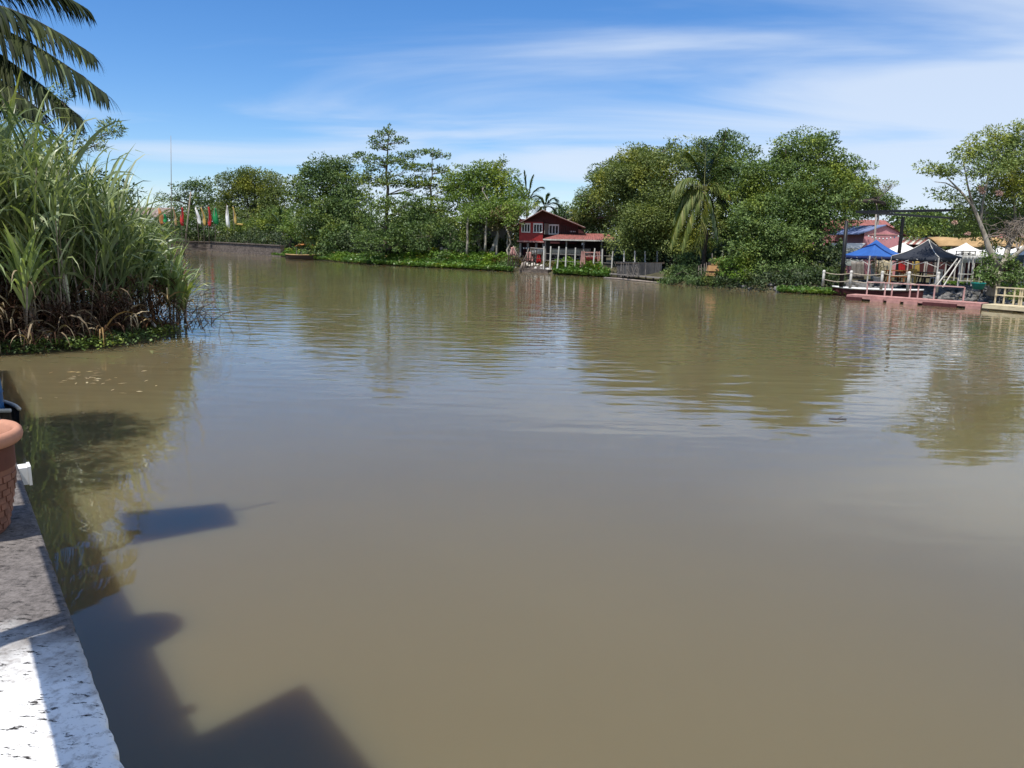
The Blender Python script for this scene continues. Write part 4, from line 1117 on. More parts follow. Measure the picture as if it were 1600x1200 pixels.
def rubble(name, areas, mt, smin, smax, n):
    V, Fq = [], []
    ico = [(-1,0,1.6),(1,0,1.6),(-1,0,-1.6),(1,0,-1.6),(0,1.6,1),(0,1.6,-1),(0,-1.6,1),(0,-1.6,-1),(1.6,1,0),(-1.6,1,0),(1.6,-1,0),(-1.6,-1,0)]
    fc = [(0,1,4),(0,4,9),(9,4,5),(4,8,5),(4,1,8),(8,1,10),(8,10,3),(5,8,3),(5,3,2),(2,3,7),(7,3,10),(7,10,6),(7,6,11),(11,6,0),(0,6,1),(6,10,1),(9,11,0),(9,2,11),(9,5,2),(7,11,2)]
    ico = np.array(ico)/1.9
    for k in range(n):
        p = areas(); s = random.uniform(smin, smax)
        q = ico*(1 + rng.uniform(-.25, .25, (12, 1)))*np.array([s*random.uniform(.8, 1.5), s*random.uniform(.8, 1.3), s*random.uniform(.5, .9)])
        a = random.uniform(0, 6.28); R2 = np.array([[math.cos(a), -math.sin(a), 0], [math.sin(a), math.cos(a), 0], [0, 0, 1]])
        V.append(q@R2.T + np.array(p)); Fq.append(np.array(fc) + 12*k)
    return tag(npmesh(name, np.concatenate(V), np.concatenate(Fq), MA[mt]), kind='stuff')
rubble('rubble', lambda: inland(random.uniform(800, 872), random.uniform(.6, 3.0)), 'offwhite', .08, .28, 60)
rubble('rubble', lambda: inland(random.uniform(862, 880), random.uniform(.6, 3.0)), 'orange_wood', .08, .25, 50)
# grey house with a stair behind the slim trunks
YG = 84
gh = thing('stilt_house', 'grey house on posts with an outside stair, in deep shade behind the slim trunks', 'house', Vector((X(770, YG), YG, 1)))
g = MB(); g.box((X(736, YG), YG, Z(372, 770, YG)), (X(800, YG), YG + 5, Z(345, 770, YG))); g.build('wall', MA['grey_wood'], gh)
g = MB(); g.sheet([[(X(730, YG), YG - .6, Z(347, 770, YG)), (X(806, YG), YG - .6, Z(347, 770, YG))], [(X(730, YG), YG + 2.5, Z(334, 770, YG)), (X(806, YG), YG + 2.5, Z(334, 770, YG))], [(X(730, YG), YG + 5.6, Z(347, 770, YG)), (X(806, YG), YG + 5.6, Z(347, 770, YG))]], .1); g.build('roof', MA['roof_rust'], gh)
for px in (740, 756, 772, 788, 798): MB().box((X(px, YG) - .1, YG + .1, .7), (X(px, YG) + .1, YG + .3, Z(372.2, 770, YG))).build('post', MA['grey_wood'], gh)
g = MB(); YG2 = 81
for dy in (0, .9): g.beam((X(764, YG2), YG2 + dy, .9), (X(778, YG2), YG2 + dy, Z(366, 770, YG2)), .08, .34)
for i in range(8):
    u = i/7.5; xx = X(764, YG2)*(1-u) + X(778, YG2)*u; g.box((xx - .12, YG2 + .05, 1.0 + (Z(366, 770, YG2) - .95)*u), (xx + .14, YG2 + .85, 1.05 + (Z(366, 770, YG2) - .95)*u))
g.build('stair', MA['offwhite'], gh)
window((X(752, YG), X(758, YG), Z(366, 770, YG), Z(358, 770, YG)), YG - .04, 2, gh)
g = MB()
for px in range(690, 740, 6): g.beam((X(px, 80), 80, .8), (X(px, 80), 80 + .02, random.uniform(1.5, 2.1)), .3, .04)
tag(g.build('board_fence', MA['grey_wood']), 'broken fence of grey boards in the shade left of the stilt house', 'fence')

# far bank plants at the waterline: floating hyacinth strip and the weeds above it
def strip(pa, pb2, dmin, dmax, n, zmax=.1):
    out_ = []
    for _ in range(n):
        px = random.uniform(pa, pb2); d = random.uniform(dmin, dmax)
        z = max(.02, bank_z(px, d)) + random.uniform(0, zmax); out_.append(inland(px, d, z)[:])
    return out_
hyacinth('water_hyacinth', strip(425, 640, -1.0, 1.5, 5200) + strip(640, 800, -.9, 1.6, 5200) + strip(868, 952, -.8, 1.2, 2400) + strip(540, 700, -1.4, 0, 1200), .26, h=.28)
wd = []
for (a, b_, d0, d1, n, hh) in ((630, 712, 1.2, 5, 3400, 1.1), (690, 800, 1.4, 6, 4200, .9), (560, 640, 1.2, 3, 1300, .5), (872, 940, .8, 2.6, 1700, .8), (430, 560, 1.2, 3, 1200, .4)):
    for _ in range(n):
        px = random.uniform(a, b_); d = random.uniform(d0, d1)
        bump_ = .5 + .5*math.sin(px*.21)*math.sin(d*1.9 + px*.05)
        wd.append(inland(px, d, bank_z(px, d) + random.random()**.6*hh*(.35 + .65*bump_))[:])
hyacinth('weeds', wd, .26, mat_='weed', h=.1)
hyacinth('dry_weeds', strip(770, 815, 1.0, 3.6, 900, .5) + strip(850, 872, 1.0, 3, 300, .3), .22, mat_='rust_leaf', h=.1)
t = thing('dark_weed_bush', 'small dark green bush among the light green weeds right of the tiered trees', 'bush', GF(695, 1.6))
V, Fq = crown_leaves([(GF(697, 1.7) + Vector((0, 0, .4)), (1.0, .8, .6))], .24, 5, .4); npmesh('leaves', V, Fq, MA['dark_leaf'], t)
t = thing('dark_weed_bush', 'small dark green bush at the waterline below the red house', 'bush', GF(795, .6))
V, Fq = crown_leaves([(GF(796, .7) + Vector((0, 0, .3)), (.8, .7, .5))], .22, 5, .4); npmesh('leaves', V, Fq, MA['dark_leaf'], t)

# ================================================================== BIG TREES IN THE MIDDLE AND THEIR WATERSIDE
tree('big_tree', 'huge broad olive green tree right of the red house, reaching down to the dark shed', GF(1010, 8),
     [(985, 298, 70, 55, 68), (1040, 290, 75, 60, 66), (930, 325, 42, 34, 79), (915, 345, 26, 16, 80), (1014, 350, 56, 45, 64.5), (1050, 350, 60, 50, 63), (990, 362, 34, 32, 66), (955, 345, 34, 18, 78), (1010, 260, 50, 28, 68), (1000, 388, 40, 22, 64), (1075, 385, 40, 26, 62), (995, 395, 26, 16, 65)], 'olive_leaf', .24, 5.6, 1.05, .5, 'dark_bark', flat=.55, droop=.35)
tree('glossy_tree', 'tall dark glossy tree whose leafy shoots rise behind the olive green tree', GF(985, 18),
     [(1003, 236, 18, 14, 76), (1020, 245, 24, 16, 76), (975, 262, 34, 22, 76), (945, 285, 24, 20, 76), (915, 315, 22, 14, 77), (935, 270, 10, 12, 76), (1060, 245, 36, 20, 75), (1050, 228, 10, 8, 75)], 'dark_leaf', .28, 3.4, .7, .4, 'dark_bark', twigs=3)
tree('mango_tree', 'tall mid green tree behind the young coconut palm with a pointed top', GF(1125, 14),
     [(1130, 228, 30, 20, 68), (1130, 212, 14, 10, 68), (1095, 222, 16, 10, 68), (1155, 250, 34, 24, 67), (1110, 255, 40, 26, 67), (1140, 285, 50, 32, 66), (1125, 325, 40, 30, 66), (1130, 365, 36, 30, 66), (1120, 395, 30, 20, 65)], 'mid_leaf', .24, 4.0, .7, .4, 'dark_bark', twigs=3)
tree('big_tree', 'big round dense green tree left of the tents, its branches hanging to the water', GF(1240, 7),
     [(1265, 255, 60, 44, 58), (1285, 222, 28, 16, 58), (1225, 240, 26, 16, 58), (1320, 275, 38, 36, 58), (1205, 290, 55, 45, 57), (1290, 310, 62, 48, 56), (1235, 330, 70, 46, 55), (1350, 318, 45, 26, 65), (1385, 322, 26, 16, 65),
      (1180, 350, 42, 46, 54.5), (1230, 380, 52, 36, 53.5), (1180, 400, 40, 32, 53.5), (1275, 352, 40, 30, 55), (1165, 312, 36, 40, 57), (1210, 425, 40, 18, 53), (1345, 292, 30, 20, 62)], 'mid_leaf', .23, 5.4, 1.0, .5, 'dark_bark', flat=.5, droop=.45)
tree('feathery_tree', 'grey half bare tree with thin twiggy branches behind the big green tree', GF(1365, 15), [(1372, 285, 24, 8, 62), (1392, 288, 14, 4, 62), (1350, 290, 20, 12, 62), (1375, 298, 28, 8, 62)], 'pale_leaf', .14, .8, .4, .12, 'twig', twigs=12, fill=.05)
tree('overhanging_shrub', 'leafy shrub hanging over the water right of the stacked orange tiers', GF(1150, 1.2), [(1140, 418, 18, 12, 53.4), (1160, 412, 20, 16, 53.6), (1125, 410, 10, 8, 53.6), (1155, 430, 22, 8, 52.6)], 'weed', .18, 3.2, .4, .07, 'dark_bark', cat='shrub')
tree('flowering_shrub', 'dark shrub with greyish leaves dipping into the water below the young palm', GF(1065, .8), [(1060, 430, 26, 14, 57), (1075, 415, 22, 20, 57.6), (1045, 438, 18, 7, 56), (1085, 438, 18, 8, 55.6)], 'dark_leaf', .18, 4, .4, .07, 'dark_bark', cat='shrub')
tree('overhanging_shrub', 'dark undergrowth shrub with drooping twigs under the left side of the big round tree', GF(1120, 1.5), [(1100, 438, 24, 9, 54.6), (1130, 442, 30, 9, 54), (1185, 438, 30, 12, 52.6), (1240, 430, 34, 20, 51.6), (1285, 432, 22, 18, 50.6)], 'dark_leaf', .17, 4, .4, .07, 'dark_bark', cat='shrub', twigs=4)
# young coconut palm in front of the big trees
hd = at(1100, 300, 58); b0 = GF(1103, 3.5)
palm('young_coconut_palm', 'young coconut palm with yellow green drooping fronds in front of the big trees', b0, hd,
     [fr(1103, 222, 58.4, .4, 'frond'), fr(1128, 228, 59, .9, 'frond'), fr(1075, 238, 59, 1.1, 'frond'), fr(1150, 262, 58, 1.4, 'frond'), fr(1050, 300, 57, 2.0), fr(1047, 385, 56.5, 3.0), fr(1065, 388, 56.5, 2.6), fr(1092, 396, 56.5, 1.9), fr(1052, 345, 57.6, 2.6), fr(1140, 304, 57, 1.2), fr(1122, 375, 57.5, 1.6, 'frond'), fr(1145, 340, 58, 1.8, 'frond')],
     'frond_yellow', .14, leaflet=1.25, width=.085, n=90, hang=1.7, bark='dark_bark')
# dark corrugated shed and jetty under the olive tree
sy = 61.5
t = thing('waterside_shed', 'low dark corrugated iron shed on a jetty under the olive green tree', 'shed', Vector((X(1000, sy), sy, .5)))
def P_(px, py, Y): return at(px, py, Y)
zt, zb2 = P_(1000, 410, sy).z, P_(1000, 432, sy).z
r0, r1 = corr((X(966, sy+1), sy + 1, zb2), (X(1036, sy-1), sy - 1, zb2), (X(966, sy+1), sy + 1, zt), (X(1036, sy-1), sy - 1, zt), 50, 0)
for i, (p, q_) in enumerate(zip(r0, r1)): p.y += .04*(i % 2); q_.y += .04*(i % 2)
g = MB(); g.grid([r0, r1]); g.grid([[(p.x, p.y + .06, p.z) for p in r1], [(p.x, p.y + .06, p.z) for p in r0]]); g.grid([r1, [(p.x, p.y + .06, p.z) for p in r1]])
g.build('wall', mat('old_iron', (.10, .095, .09), (.035, .035, .035), .9, .7, stretch=(3, 3, .8)), t)
MB().sheet([[P_(962, 411, sy + 1), P_(1038, 411, sy - 1)], [P_(962, 409, sy + 4), P_(1038, 409, sy + 2)]], .06).build('roof', MA['dark_wood'], t)
t = thing('wooden_jetty', 'low wooden jetty deck at the waterline in front of the dark corrugated shed', 'jetty', G(1000, 437))
g = MB(); a, b_ = G(955, 434.5), G(1045, 443); n_ = Vector((a.x, a.y, 0)).normalized()
for j in range(5): g.beam(a + n_*(j*.24) + Vector((0, 0, .34)), b_ + n_*(j*.24) + Vector((0, 0, .34)), .21, .06)
g.build('planks', MA['grey_wood'], t)
g = MB()
for i in range(9): p = a.lerp(b_, i/8) + n_*.15; g.tube([p + Vector((0, 0, -.6)), p + Vector((0, 0, .305))], .07, 6)
g.build('pile', MA['dark_wood'], t)
t = thing('log', 'pale floating log lying at the water edge left of the wooden jetty', 'log', G(955, 435.5))
MB().tube([G(944, 434.6) + Vector((0, 0, .03)), G(968, 437) + Vector((0, 0, .05)), G(1030, 442.5) + Vector((0, 0, .03))], [.06, .09, .06], 8).build('wood', MA['twig'], t, True)
t = thing('driftwood', 'tangle of thin grey driftwood sticks leaning on the dark corrugated shed', 'driftwood', P_(980, 430, 60))
g = MB()
for _ in range(26):
    px = random.uniform(966, 1012); g.tube(limb(P_(px, 433, 60.2 - (px-966)*.03), P_(px + random.uniform(-10, 6), random.uniform(408, 425), 60.5 - (px-966)*.03), 0, 4, .15), .022, 5)
g.build('sticks', mat('weathered_sticks', (.2, .18, .16), (.07, .06, .055), 4, .9), t)
MB_ = MB()
g = MB()
for px in (975, 992, 1008, 1027): g.tube([P_(px, 412, 62.8), P_(px, 392, 62.8)], .06, 6)
tag(g.build('post_row', MA['offwhite']), 'four pale posts rising behind the dark corrugated shed roof', 'posts')
t = thing('grey_screen', 'grey green sheet screen hanging behind the pale posts over the dark shed', 'screen', P_(1000, 410, 64))
MB().sheet([[P_(994, 394, 64), P_(1008, 394, 64)], [P_(994, 410, 64.05), P_(1008, 410, 64.05)]], .03).build('sheet', MA['grey_net'], t)
# tiered orange wooden stand
oy = 54.8; k = oy/F
t = thing('tiered_stand', 'orange tan stack of wooden tiers narrowing upward on the bank under the palm', 'stand', P_(1112, 431, oy))
c0 = P_(1112, 431, oy)
for i, (px, py0, py1, wl_, wt_) in enumerate(((1111.5, 431, 424.5, 16, 13), (1113.5, 423.3, 414.6, 16.5, 12), (1116, 413.6, 406, 12, 8), (1117, 405.4, 402.8, 4, 2.5))):
    a, b_ = P_(px, py0, oy), P_(px, py1, oy); h0, h1 = wl_*k/2, wt_*k/2
    g = MB().add([(a.x-h0, oy-h0*.8, a.z), (a.x+h0, oy-h0*.8, a.z), (a.x+h0, oy+h0*.8, a.z), (a.x-h0, oy+h0*.8, a.z), (b_.x-h1, oy-h1*.8, b_.z), (b_.x+h1, oy-h1*.8, b_.z), (b_.x+h1, oy+h1*.8, b_.z), (b_.x-h1, oy+h1*.8, b_.z)], [(0,3,2,1), (4,5,6,7), (0,1,5,4), (1,2,6,5), (2,3,7,6), (3,0,4,7)])
    g.build('tier', MA['tan_wood'], t)
MB().box((c0.x - .25, oy - .2, c0.z - .02), (c0.x + .3, oy + .2, P_(1116, 405, oy).z)).build('core', MA['dark_wood'], t)
t = thing('plank_platform', 'narrow plank platform on dark piles under the orange tiered stand', 'platform', P_(1130, 433, 54.6))
g = MB(); a, b_ = P_(1085, 432.5, 56.4), P_(1172, 435, 53.2)
for j in range(4): g.beam(a + Vector((.1*j, .3*j, 0)), b_ + Vector((.1*j, .3*j, 0)), .26, .07)
g.build('planks', MA['grey_wood'], t)
g = MB()
for i in range(8): p = a.lerp(b_, i/7) + Vector((0, .3, 0)); g.tube([p - Vector((0, 0, 1.4)), p - Vector((0, 0, .04))], .08, 6)
g.build('pile', MA['dark_wood'], t)
g = MB()
for px, a0, a1 in ((1091, 415, 431), (1096, 413, 431), (1103, 410, 430), (1100, 412, 431), (1113, 396, 410)): g.tube([P_(px, a1, 55.6), P_(px + random.uniform(-1, 2), a0, 55.6)], .035, 5)
tag(g.build('stick_bundle', MA['twig']), 'bundle of thin upright sticks left of the orange tiered stand', 'sticks')
hyacinth('water_hyacinth', strip(1215, 1322, -1.1, .5, 2600), .16, h=.16)

# ================================================================== RIGHT BANK: tents, pergola, dock
GZ = .76
def gp(px, Y, z=GZ): p = at(px, 400, Y); return Vector((p.x, Y, z))
def gazebo(label, c, size, eave, peak, rot, mt, valmt, legmt='offwhite', val=.28, concave=.16, name='gazebo', group=None, pipe=None):
    t = thing(name, label, 'gazebo', c, group)
    R2 = Matrix.Rotation(rad(rot), 3, 'Z'); h = size/2
    cor = [c + R2 @ Vector((sx_*h, sy_*h, eave)) for sx_, sy_ in ((-1, -1), (1, -1), (1, 1), (-1, 1))]
    pk = c + Vector((0, 0, peak)); g = MB(); vm = MB(); hem = MB()
    for i in range(4):
        a, b_ = cor[i], cor[(i+1) % 4]; rows = []
        for j in range(9):
            v = j/8; r = []
            for k in range(11):
                u = k/10; e = a.lerp(b_, u); p = e.lerp(pk, v)
                p.z -= concave*(peak - eave)*4*v*(1-v)*.9 + .05*math.sin(math.pi*u)*(1-v) ; r.append(p)
            rows.append(r)
        g.grid(rows)
        n_ = ((a + b_)/2 - c); n_.z = 0; n_ = n_.normalized()*.012
        vm.grid([[a.lerp(b_, k/16) + n_*(1 + .8*math.sin(k*1.9)) - Vector((0, 0, .05*math.sin(math.pi*k/16) + .004)) for k in range(17)], [a.lerp(b_, k/16) + n_*(1 + 2*math.sin(k*1.9 + .5)) - Vector((0, 0, val + .03*math.cos(k*2.4))) for k in range(17)]])
    o = g.build('canopy', MA[mt], t, True); o.modifiers.new('thickness', 'SOLIDIFY').thickness = .015
    o2 = vm.build('valance', MA[valmt], t, True); o2.modifiers.new('thickness', 'SOLIDIFY').thickness = .012
    for q in cor:
        MB().beam((q.x, q.y, c.z - .25), (q.x, q.y, q.z - .02), .06, .06).build('leg', MA[legmt], t)
    fm = MB()
    for i in range(4):
        a, b_ = cor[i] - Vector((0, 0, .12)), cor[(i+1) % 4] - Vector((0, 0, .12)); m1 = a.lerp(b_, .5)
        fm.beam(a, m1 - Vector((0, 0, .35)), .03); fm.beam(a - Vector((0, 0, .45)), m1 + Vector((0, 0, .02)), .03); fm.beam(b_, m1 - Vector((0, 0, .35)), .03); fm.beam(b_ - Vector((0, 0, .45)), m1 + Vector((0, 0, .02)), .03)
    fm.build('truss', MA[legmt], t)
    if pipe:
        pp = MB()
        for i in range(4): pp.tube([cor[i].lerp(pk, v) - Vector((0, 0, concave*(peak - eave)*4*v*(1-v)*.9 - .012)) for v in [j/8 for j in range(9)]], .022, 5)
        pp.build('piping', MA[pipe], o)
    return t
def hz(px, py, Y): return at(px, py, Y).z
c = gp(1367, 50); gazebo('bright blue peaked gazebo tent on the right bank', c, 2.75, hz(1367, 399, 50) - GZ, hz(1367, 374.5, 50) - GZ, 12, 'blue_cloth', 'navy_cloth')
c = gp(1448, 46.5); gazebo('black peaked gazebo tent with pale seams in front of the others on the right bank', c, 2.75, hz(1447, 401, 46.5) - GZ, hz(1447, 374.5, 46.5) - GZ, 36, 'black_cloth', 'black_cloth', pipe='offwhite')
c = gp(1409, 57); gazebo('small white peaked gazebo top showing between the blue and the black tents', c, 2.4, hz(1409, 393.5, 57) - GZ, hz(1409, 379, 57) - GZ, 20, 'white_cloth', 'white_cloth')
c = gp(1507, 49); gazebo('white pointed pavilion tent with long side flaps behind the slanting white frame', c, 1.35, hz(1507, 391, 49) - GZ, hz(1507, 379, 49) - GZ, 10, 'white_cloth', 'white_cloth', val=.75)
c = gp(1485, 55); gazebo('low white tent top mostly hidden behind the black gazebo', c, 2.2, hz(1485, 398, 55) - GZ, hz(1485, 389, 55) - GZ, 30, 'white_cloth', 'white_cloth')
c = gp(1556, 51); gazebo('white gazebo tent behind the forked tree trunk', c, 2.6, hz(1556, 397, 51) - GZ, hz(1556, 383, 51) - GZ, 15, 'white_cloth', 'white_cloth')
c = gp(1604, 48); gazebo('white gazebo tent with a grey skirt at the right edge of the bank', c, 2.8, hz(1604, 398, 48) - GZ, hz(1604, 380, 48) - GZ, 10, 'white_cloth', 'grey_net', val=.55)
c = gp(1640, 53); gazebo('white gazebo tent furthest to the right', c, 2.8, hz(1640, 396, 53) - GZ, hz(1640, 380, 53) - GZ, 10, 'white_cloth', 'white_cloth')

# curtains, tables, chairs and people-less clutter under the tents
def hang(label, name, cat, px, y0, y1, wpx, Y, mt):
    t = thing(name, label, cat, at(px, y1, Y)); k = Y/F
    rows = [[at(px, y0, Y).lerp(at(px, y1, Y), j/5) + Vector(((u - .5)*wpx*k, .06*math.sin(u*16), 0)) for u in [i/10 for i in range(11)]] for j in range(6)]
    o = MB().grid(rows).build('sheet', MA[mt], t, True); o.modifiers.new('thickness', 'SOLIDIFY').thickness = .02
hang('red curtain hanging under the left side of the black gazebo', 'curtain', 'curtain', 1409, 405, 426, 10, 53, 'red_cloth')
hang('mustard yellow curtain hanging behind the front leg of the black gazebo', 'curtain', 'curtain', 1431, 406, 426, 11, 53, 'yellow')
hang('dark red curtain hanging under the right side of the black gazebo', 'curtain', 'curtain', 1472, 408, 428, 11, 52, 'maroon_wood')
hang('cream sheet hanging at the back of the blue gazebo', 'curtain', 'curtain', 1382, 406, 432, 24, 54, 'cream')
hang('tan matting hung left of the blue gazebo behind the rope fence', 'curtain', 'curtain', 1340, 408, 436, 20, 52, 'grey_wood')
hang('ragged white cloth hanging in front of the blue gazebo', 'cloth', 'cloth', 1364, 408, 436, 8, 51, 'white_cloth')
def table(label, c, w_, d, h, mt):
    t = thing('picnic_table', label, 'table', c)
    g = MB()
    for i in range(4): g.box((c.x - w_/2, c.y - d/2 + i*d/4, c.z + h - .05), (c.x + w_/2, c.y - d/2 + (i + .9)*d/4, c.z + h))
    g.build('tabletop', MA[mt], t)
    for sx_ in (-1, 1):
        for sy_ in (-1, 1): MB().beam((c.x + sx_*(w_/2 - .12), c.y + sy_*(d/2 - .1), c.z - .1), (c.x + sx_*(w_/2 - .2), c.y + sy_*(d/2 - .2), c.z + h - .052), .07, .07).build('leg', MA[mt], t)
    for sy_ in (-1, 1):
        g = MB(); y0 = c.y + sy_*(d/2 + .2); g.box((c.x - w_/2, y0 - .14, c.z + .4), (c.x + w_/2, y0 + .14, c.z + .45)); g.box((c.x - w_/2 + .1, y0 - .1, c.z - .1), (c.x - w_/2 + .16, y0 + .1, c.z + .398)); g.box((c.x + w_/2 - .16, y0 - .1, c.z - .1), (c.x + w_/2 - .1, y0 + .1, c.z + .398)); g.build('bench', MA[mt], t)
table('orange brown wooden picnic table between the blue and the black gazebos', gp(1401, 49), 1.3, .7, .8, 'orange_wood')
table('dark picnic table in the shade under the black gazebo', gp(1455, 48), 1.3, .7, .75, 'dark_wood')
def chair(label, c, mt, rot=0):
    t = thing('plastic_chair', label, 'chair', c)
    R2 = Matrix.Rotation(rad(rot), 3, 'Z')
    def q(x, y, z): return c + R2 @ Vector((x, y, z))
    MB().beam(q(0, -.22, .44), q(0, .22, .44), .44, .04).build('seat', MA[mt], t)
    g = MB()
    for x in (-.18, -.06, .06, .18): g.beam(q(x, .22, .47), q(x, .28, .9), .06, .03)
    g.beam(q(-.22, .285, .92), q(.22, .285, .92), .04, .08); g.build('backrest', MA[mt], t)
    for x in (-.19, .19):
        for y in (-.19, .19): MB().beam(q(x*1.1, y*1.15, -.05), q(x, y, .42), .05, .05).build('leg', MA[mt], t)
chair('yellow plastic chair beside the front leg of the black gazebo', gp(1428, 46.8), 'yellow', 160)
chair('white plastic chair in the shade right of the black gazebo front leg', gp(1466, 47.2), 'white', 200)
# potted feathery plant by the blue gazebo
pp_ = gp(1374, 48.2)
t = thing('potted_palm', 'tall thin feathery potted plant in front of the blue gazebo', 'plant', pp_)
MB().lathe([(.001, 0), (.16, 0), (.22, .36), (.24, .38), (.2, .38), (.001, .33)], pp_, 16).build('pot', MA['offwhite'], t, True)
sb = MB(); Ps, Ds = [], []
for _ in range(9):
    e = pp_ + Vector((random.gauss(0, .28), random.gauss(0, .28), random.uniform(.9, 1.65))); sb.tube(limb(pp_ + Vector((0, 0, .35)), e, 0, 4, .1), .012, 4)
    for _ in range(22): Ps.append(np.array(pp_.lerp(e, random.uniform(.45, 1)))); Ds.append(rng.normal(size=3) + np.array([0, 0, .6]))
sb.build('stem', MA['twig'], t); n_ = len(Ps); V, Fq = blades(np.array(Ps), np.array(Ds), rng.uniform(.2, .45, n_), np.full(n_, .03), np.full(n_, 1.2), 3); npmesh('leaves', V, Fq, MA['rust_leaf'], t)

# black steel pergola frame
t = thing('pergola', 'flat black steel pergola frame standing over the tents', 'pergola', gp(1408, 53))
zp = hz(1338, 331, 50)
A_, B_ = at(1338, 331, 50), at(1492, 329, 45); A_.z = B_.z = zp
D_ = at(1500, 341, 57.5); D_.z = zp; C_ = B_ + (D_ - A_)
fm = MB()
for a, b_ in ((A_, B_), (D_, C_), (A_, D_), (B_, C_)): fm.beam(a, b_, .10, .14)
fm.build('roof_frame', MA['black_steel'], t)
for a in (A_.lerp(D_, .42), C_, D_.lerp(C_, .35)):
    MB().beam((a.x, a.y, GZ - .2), (a.x, a.y, zp - .14), .17, .17).build('post', MA['black_steel'], t)
p = gp(1319, 47); t = thing('black_post', 'thick black post standing under the big round tree left of the blue gazebo', 'post', p)
MB().tube([p - Vector((0, 0, .2)), at(1323, 345, 47.2)], [.13, .1], 9).build('pole', MA['black_steel'], t, True)
p = gp(1367, 55); t = thing('lamp_pole', 'thin brown pole rising behind the blue gazebo', 'pole', p)
MB().tube([p - Vector((0, 0, .2)), at(1369, 335, 55)], [.08, .06], 8).build('pole', MA['grey_wood'], t, True)
# string of small bulbs
t = thing('string_lights', 'string of small white bulbs sagging before the pink house', 'string lights', at(1368, 366, 54))
g = MB(); bl = MB(); a, b_ = at(1352, 366, 54), at(1410, 366, 52.8)
cv = [a.lerp(b_, u/10) - Vector((0, 0, .25*math.sin(math.pi*u/10))) for u in range(11)]; g.tube(cv, .012, 4)
for p in cv[1:-1]: bl.lathe([(.001, -.13), (.05, -.1), (.06, -.05), (.02, 0)], p, 8)
g.build('cable', MA['black_steel'], t); bl.build('bulbs', MA['white'], t, True)

# pink houses
def slab_house(name, label, xa, xb, Y, dep, zb_, ze__, wallm):
    t = thing(name, label, 'house', Vector(((xa+xb)/2, Y + dep/2, GZ)))
    g = MB(); g.box((xa, Y, GZ - .2), (xb, Y + dep, ze__)); g.build('wall', MA[wallm], t); return t
Yp = 66; xa, xb = at(1285, 380, Yp).x, at(1400, 380, Yp).x; ze__ = hz(1330, 360, Yp)
t = slab_house('pink_house', 'long faded pink house with a red tin roof behind the white awning', xa, xb, Yp, 6, 0, ze__, 'pink_wall')
r0, r1 = corr((xa - .4, Yp - .1, ze__ - .05), (xb + .3, Yp - .1, ze__ - .05), (xa - .4, Yp + 3, ze__ + 1.0), (xb + .3, Yp + 3, ze__ + 1.0), 50, .03)
MB().sheet([r0, r1, [p + Vector((0, 3.7, -1.0)) for p in r1]], .06).build('roof', MA['roof_red'], t)
g = MB(); g.box((at(1300, 380, Yp).x, Yp - .04, hz(1330, 378.5, Yp)), (at(1398, 380, Yp).x, Yp - .005, hz(1330, 377, Yp))); g.build('ledge', MA['maroon_wood'], t)
Yp = 60; xa, xb = at(1349, 380, Yp).x, at(1406, 380, Yp).x; ze__ = hz(1380, 364, Yp); xm = at(1384, 350, Yp).x; zm = hz(1384, 351, Yp)
t = slab_house('pink_house', 'small pink gabled house with a blue roof behind the blue gazebo', xa, xb, Yp, 5, 0, ze__, 'pink_wall')
g = MB(); g.add([(xa, Yp + .02, ze__ + .004), (xb, Yp + .02, ze__ + .004), (xm, Yp + .02, zm - .06), (xa, Yp + .3, ze__ + .004), (xb, Yp + .3, ze__ + .004), (xm, Yp + .3, zm - .06)], [(0,1,2), (5,4,3), (0,3,4,1), (1,4,5,2), (2,5,3,0)]); g.build('gable', MA['pink_wall'], t)
g = MB(); g.sheet([[(xa - .5, Yp - .1, ze__ - .1), (xa - .5, Yp + 5.5, ze__ - .1)], [(xm, Yp - .1, zm), (xm, Yp + 5.5, zm)]], .07); g.build('roof', MA['roof_blue'], t)
g = MB(); g.sheet([[(xb + .4, Yp - .1, ze__ - .12), (xb + .4, Yp + 5.5, ze__ - .12)], [(xm + .01, Yp - .1, zm), (xm + .01, Yp + 5.5, zm)]], .07); g.build('roof', MA['maroon_wood'], t, label='dark right slope of the blue roof')
g = MB(); g.box((xa + .1, Yp - .03, ze__ - .16), (xb - .1, Yp - .004, ze__ - .08)); g.build('ledge', MA['pink_paint'], t)
# white awning and grey net slope
Ya = 56; t = thing('white_awning', 'flat white awning roof above a grey net left of the blue gazebo', 'awning', gp(1320, Ya))
MB().sheet([[at(1296, 387, Ya), at(1344, 387.5, Ya)], [at(1300, 379.5, Ya + 2), at(1352, 380, Ya + 2)]], .06).build('roof', MA['white_cloth'], t)
for px in (1298, 1343): MB().beam(gp(px, Ya, GZ - .1), at(px, 387.5, Ya) - Vector((0, 0, .07)), .08).build('post', MA['grey_wood'], t)
t = thing('shade_net', 'sloping grey green shade net under the white awning', 'net', gp(1305, 53.5))
rows = [[at(1280 + 62*u - 10*(1-v)*(1-u), 389 + 26*v, 55.2 - 1.6*v) + Vector((0, 0, .05*math.sin(u*17 + v*4))) for u in [i/12 for i in range(13)]] for v in [j/5 for j in range(6)]]
o = MB().grid(rows).build('net', MA['grey_net'], t, True); o.modifiers.new('thickness', 'SOLIDIFY').thickness = .02
